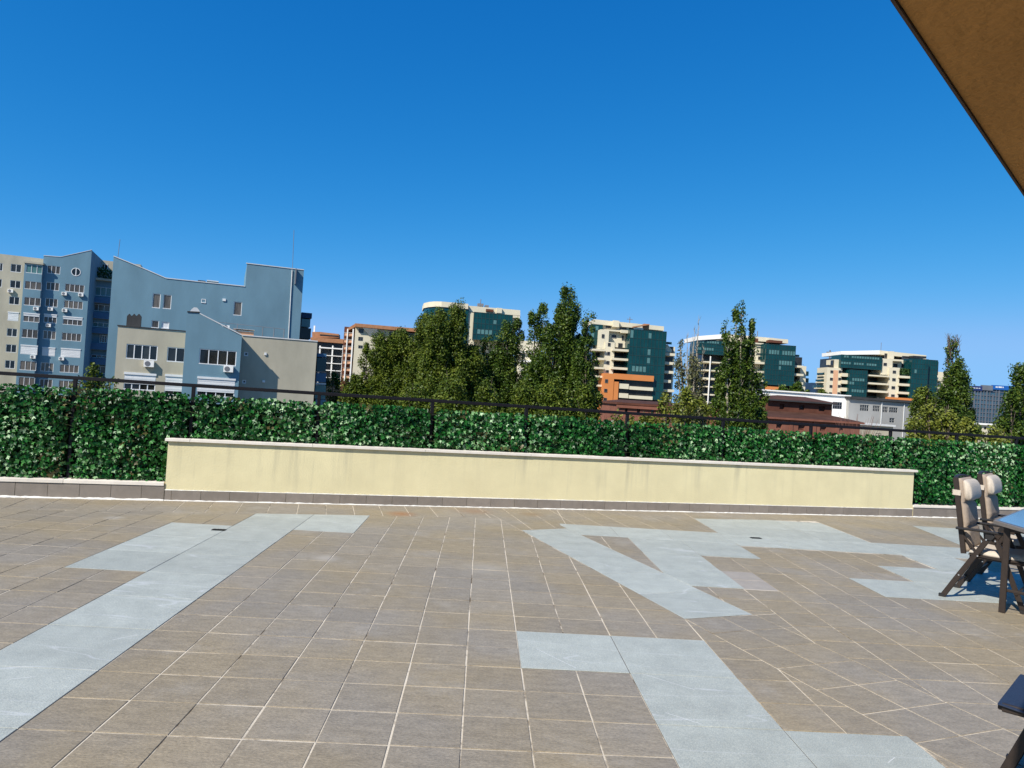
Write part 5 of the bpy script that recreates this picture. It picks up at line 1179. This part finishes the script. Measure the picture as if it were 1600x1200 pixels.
def tree(name, label, cat, Y, plumes, lm='olive', group=None, leaf=.25, dens=1.0, bark=None, bare=()):
    """plumes: (x_top, y_top, x_bot, y_bot, halfwidth px, shape) upright masses of leaf clumps, each with its own limb"""
    bark = bark or BARK
    xb = sum(p[2] * p[4] for p in plumes) / sum(p[4] for p in plumes)
    base = at_depth(xb, 640, Y); t = thing(name, label, cat, (base[0], base[1], GROUND), 0, group)
    org = np.array([base[0], base[1], GROUND]); cents, rads = [], []; limbs = MB()
    m_px = Y / FPX
    for (x0, y0, x1, y1, hw, shape) in plumes:
        dy = rng.uniform(-1.5, 1.5) if len(plumes) > 1 else 0
        top = at_depth(x0, y0, Y + dy) - org; bot = at_depth(x1, y1, Y + dy) - org; R = hw * m_px; H = np.linalg.norm(top - bot)
        R *= (1.26 if (shape != 'round' and hw < 24) else 1.04); n = max(14, int(H * R * 5.4 + H * 2.4))
        tt = rng.random(n) ** .92
        if shape == 'spire': prof = np.clip(1.05 * (1 - tt) ** .62, .10, 1) * np.clip(.55 + tt * 3, 0, 1)
        elif shape == 'round': prof = np.sqrt(np.clip(1 - (2 * tt - 1) ** 2, .03, 1))
        else: prof = np.clip(1.12 * (1 - tt) ** .24, .30, 1) * np.clip(.75 + tt * 1.5, 0, 1)          # column
        prof = prof * (.80 + .32 * np.sin(tt * 17 + x0) * np.sin(tt * 7.3 + y0)) 
        an = rng.uniform(0, 2 * math.pi, n); rr = R * prof * np.sqrt(rng.uniform(.12, 1, n))
        c = bot + (top - bot) * tt[:, None] + np.stack([np.cos(an) * rr, np.sin(an) * rr, np.zeros(n)], -1)
        cents.append(c); rads.append(np.clip(rng.uniform(.34, .66, n) * R * .58 * (.55 + .7 * prof), .34, 1.0))
        pl = [Vector((0, 0, 0)), Vector((0, 0, max(1., bot[2] * .55))), Vector(bot * .8 + (top - bot) * .02), Vector(bot + (top - bot) * .5), Vector(bot + (top - bot) * .96)]
        limbs.tube(pl, [.28 + R * .05, .22 + R * .04, .14 + R * .03, .10, .03], 6)
        for _ in range(int(4 + H)):
            q = rng.uniform(.05, .9); p0 = bot + (top - bot) * q; a = rng.uniform(0, 6.28); L = R * (1 - q * .6) * rng.uniform(.6, 1.)
            limbs.tube([p0, p0 + np.array([math.cos(a) * L * .5, math.sin(a) * L * .5, L * .9]), p0 + np.array([math.cos(a) * L * .85, math.sin(a) * L * .85, L * 2.0])], [.06, .04, .015], 4)
    for (x0, y0, x1, y1, w_) in bare:                              # leafless leaders
        a = at_depth(x1, y1, Y) - org; b_ = at_depth(x0, y0, Y) - org
        limbs.tube([a, (a + b_) / 2 + rng.normal(0, .12, 3), b_], [w_, w_ * .6, .012], 5)
        for _ in range(26):
            q = rng.uniform(.1, .95); p0 = a + (b_ - a) * q; s_ = rng.choice([-1, 1]); L = rng.uniform(.5, 1.5) * (1.2 - q)
            limbs.tube([p0, p0 + np.array([s_ * L * .28, rng.normal(0, .2), L * .6]), p0 + np.array([s_ * L * .42, rng.normal(0, .3), L * 1.5])], [.035, .022, .008], 4)
    tr = limbs.build('trunk', bark, t)
    cents = np.concatenate(cents); rads = np.concatenate(rads)
    cnt = np.maximum(14, (dens * 56 * (rads / .6) ** 2 * (.34 / leaf) ** 1.2).astype(int))
    gap = np.sin(cents[:, 0] * 2.1 + cents[:, 2] * .55) * np.sin(cents[:, 2] * 1.25 + cents[:, 0] * .9 + cents[:, 1]) ; cnt = (cnt * np.clip(.95 + 1.1 * gap, .12, 1.5)).astype(int) + 3   # open and dense parts of the crown
    idx = np.repeat(np.arange(len(cents)), cnt); n = len(idx)
    d = rng.normal(0, 1, (n, 3)); d /= np.linalg.norm(d, axis=1, keepdims=True)
    rf = rng.uniform(.5, 1.05, n) * np.where(rng.random(n) < .16, rng.uniform(1.05, 1.55, n), 1)
    P = cents[idx] + d * (rads[idx] * rf)[:, None] * np.array([.92, .92, 1.45])
    N_ = d * .9 + rng.normal(0, .6, (n, 3)) + np.array([0, 0, .35])
    s_ = rng.uniform(.7, 1.3, n) * leaf
    V = np.einsum('nij,kj->nki', basis(N_, rng.uniform(0, 6.28, n)), QUAD) * s_[:, None, None] + P[:, None]
    o = link('crown', fast_mesh('crown', V, [(0, 1, 2, 3)], LM[lm]), t)
    return t
B_ = 700     # crowns go down behind the ivy screen
tree('tree', 'small olive bush peeping over the ivy between the blue block and tan house', 'tree', 44, [(146, 578, 146, B_, 25, 'round'), (120, 596, 128, B_, 18, 'round'), (172, 592, 168, B_, 18, 'round')], 'olive', leaf=.16)
tree('tree', 'small green tree just right of the tan house, below the far flats', 'tree', 98, [(520, 585, 518, B_, 16, 'round'), (545, 596, 540, B_, 18, 'round')], 'olive')
tree('broadleaf_tree', 'wide dark green tree in front of the far flats with pergola roof', 'tree', 92, [(573, 540, 570, B_, 20, 'round'), (597, 525, 600, B_, 28, 'column'), (625, 520, 628, B_, 30, 'column'), (650, 530, 655, B_, 26, 'column'), (555, 588, 560, B_, 26, 'round'), (610, 590, 610, B_, 45, 'round')], 'olive', dens=1.25)
GP = 'poplars in a row beyond the terrace'
tree('poplar_tree', 'broad tall poplar covering the white curved crown of the half hidden block', 'tree', 86, [(665, 492, 668, B_, 18, 'column'), (684, 485, 685, B_, 22, 'column'), (716, 469, 712, B_, 24, 'column'), (700, 520, 700, B_, 34, 'column'), (738, 545, 735, B_, 20, 'column'), (676, 560, 676, B_, 34, 'round')], 'olive', GP, dens=1.25)
tree('poplar_tree', 'medium poplar between the broad poplar and the tallest clump, before the glass front', 'tree', 88, [(764, 528, 764, B_, 16, 'column'), (792, 505, 792, B_, 18, 'column'), (808, 500, 804, B_, 15, 'column'), (738, 540, 742, B_, 18, 'column'), (780, 560, 780, B_, 34, 'column'), (750, 575, 752, B_, 24, 'column')], 'dark', GP, dens=1.25)
tree('poplar_tree', 'twin topped poplar directly left of the tallest poplar', 'tree', 83, [(849, 477, 846, B_, 15, 'column'), (834, 490, 838, B_, 13, 'column'), (842, 560, 842, B_, 28, 'column'), (862, 512, 862, B_, 17, 'column')], 'dark', GP, dens=1.2)
tree('poplar_tree', 'tallest poplar of the row with a fat rounded crown', 'tree', 84, [(888, 452, 884, B_, 21, 'column'), (876, 478, 876, B_, 14, 'column'), (880, 540, 880, B_, 30, 'column'), (902, 525, 900, B_, 15, 'column')], 'dark', GP, dens=1.3)
tree('poplar_tree', 'slim poplar against the left edge of the block with orange frame', 'tree', 80, [(918, 488, 912, B_, 14, 'column'), (926, 560, 922, B_, 14, 'column'), (908, 560, 908, B_, 22, 'column')], 'dark', GP, dens=1.2)
tree('broadleaf_tree', 'low dense olive crown under the broad poplar', 'tree', 74, [(650, 610, 650, 740, 40, 'round'), (705, 600, 705, 740, 38, 'round')], 'olive', dens=1.3)
tree('broadleaf_tree', 'low dense olive crown under the medium poplar', 'tree', 73, [(765, 605, 765, 740, 34, 'round'), (815, 600, 812, 740, 34, 'round')], 'olive', dens=1.3)
tree('broadleaf_tree', 'low dense olive crown under the tallest poplar', 'tree', 72, [(868, 598, 868, 740, 34, 'round'), (915, 605, 915, 740, 26, 'round')], 'olive', dens=1.3)
tree('poplar_tree', 'thinning pale poplar with two bare leafless tops', 'tree', 78, [(1062, 532, 1068, 600, 7, 'column'), (1058, 565, 1070, B_, 10, 'column'), (1085, 560, 1082, B_, 16, 'column'), (1096, 590, 1094, B_, 10, 'column'), (1075, 610, 1075, B_, 28, 'column')], 'pale', GP, dens=.75, bark=PALEBARK, bare=((1092, 492, 1084, 640, .13), (1074, 520, 1076, 640, .10), (1086, 508, 1082, 620, .09), (1100, 540, 1092, 640, .07)))
tree('poplar_tree', 'lone slim dark poplar standing before the third block', 'tree', 76, [(1159, 474, 1155, 640, 8, 'column'), (1150, 478, 1150, 640, 6, 'column'), (1134, 503, 1138, B_, 8, 'column'), (1175, 500, 1170, 600, 6, 'spire'), (1172, 535, 1168, B_, 14, 'column'), (1140, 525, 1142, B_, 12, 'column'), (1152, 570, 1152, B_, 36, 'column'), (1186, 585, 1184, B_, 14, 'column'), (1126, 590, 1128, B_, 14, 'column')], 'dark', GP, dens=1.25, bark=PALEBARK)
tree('shrub', 'yellow green bush in front of the low brick hall', 'tree', 66, [(1040, 618, 1040, 720, 22, 'round'), (1070, 605, 1070, 720, 20, 'round'), (1012, 650, 1012, 720, 24, 'round'), (1098, 625, 1098, 720, 16, 'round')], 'yellow', leaf=.28)
tree('shrub', 'low yellow green bush left of the brick hall', 'tree', 66, [(960, 648, 960, 720, 24, 'round'), (985, 655, 985, 720, 20, 'round')], 'yellow', leaf=.28)
tree('tree', 'small dark tree on the brick roof line under the third block', 'tree', 175, [(1222, 604, 1222, 640, 14, 'round'), (1246, 600, 1246, 640, 14, 'round'), (1205, 612, 1205, 640, 10, 'round'), (1262, 612, 1260, 640, 6, 'round')], 'dark', leaf=.6)
tree('tree', 'tiny tree at the foot of the rightmost block beside the navy tower', 'tree', 215, [(1284, 610, 1284, 640, 8, 'round'), (1292, 612, 1292, 640, 5, 'round')], 'olive', leaf=.7)
tree('poplar_tree', 'tall poplar right of the rightmost block with a thin bare tip', 'tree', 80, [(1489, 528, 1488, B_, 11, 'column'), (1481, 545, 1482, B_, 9, 'column'), (1500, 562, 1498, B_, 15, 'column'), (1510, 590, 1508, B_, 13, 'round'), (1492, 590, 1492, B_, 26, 'column'), (1518, 640, 1518, 720, 14, 'round')], 'dark', GP, dens=1.25, bare=((1483, 524, 1486, 560, .06), (1497, 528, 1493, 560, .06)))
tree('broadleaf_tree', 'rounded olive tree left of the right hand poplar', 'tree', 84, [(1448, 608, 1448, 720, 24, 'round'), (1432, 625, 1432, 720, 16, 'round'), (1470, 612, 1470, 720, 18, 'round')], 'olive', dens=1.2)
tree('shrub', 'large yellow green bush in front of the right hand poplar', 'tree', 66, [(1452, 638, 1452, 730, 26, 'round'), (1482, 640, 1482, 730, 24, 'round'), (1430, 655, 1430, 730, 18, 'round'), (1508, 655, 1508, 730, 16, 'round')], 'yellow', leaf=.28, dens=1.2)
tree('broadleaf_tree', 'dark tree cut by the right edge of the picture', 'tree', 70, [(1594, 573, 1594, 730, 16, 'column'), (1612, 568, 1612, 730, 20, 'column'), (1580, 610, 1580, 730, 18, 'column'), (1576, 640, 1572, 730, 18, 'round'), (1600, 630, 1600, 730, 26, 'round')], 'dark', dens=1.25)
tree('shrub', 'olive bush before the pale low building near the right edge', 'tree', 64, [(1548, 668, 1548, 730, 18, 'round'), (1535, 680, 1535, 730, 14, 'round'), (1565, 672, 1565, 730, 12, 'round')], 'yellow', leaf=.28)
# dry reddish shrub in front of the brick building
p = at_depth(1338, 690, 58); t = thing('dry_shrub', 'leafless reddish shrub before the brick and grey buildings', 'shrub', (p[0], p[1], GROUND)); g = MB()
h0 = at_depth(1338, 645, 58)[2] - GROUND
for i in range(70):
    a = rng.uniform(0, 6.28); r_ = rng.uniform(.2, 1.9); hh = h0 * rng.uniform(.80, 1.0)
    g.tube([(r_ * .2 * math.cos(a), r_ * .2 * math.sin(a), hh * .55), (r_ * .6 * math.cos(a), r_ * .6 * math.sin(a), hh * .85), (r_ * math.cos(a), r_ * math.sin(a), hh)], [.03, .022, .008], 4)
g.tube([(0, 0, 0), (0, 0, h0 * .6)], [.2, .1], 6); g.build('twigs', mat('reddish_twig', (.20, .10, .075), .9, .2, 5., .1), t)
# far wood along the horizon
n = 9000; x = rng.uniform(-700, 800, n); yy = rng.uniform(520, 640, n); z = GROUND + rng.random(n) ** .8 * (7.5 + 2.5 * np.sin(x * .05) + 1.5 * np.sin(x * .21))
V = np.einsum('nij,kj->nki', basis(rng.normal(0, 1, (n, 3)) + np.array([0, -.4, .6]), rng.uniform(0, 6.28, n)), QUAD) * rng.uniform(3, 6, n)[:, None, None] + np.stack([x, yy, z], -1)[:, None]
o = link('distant_wood', fast_mesh('distant_wood', V, [(0, 1, 2, 3)], LM['dark'])); tag(o, 'low dark belt of woodland along the horizon behind the town', 'woodland', kind='stuff')
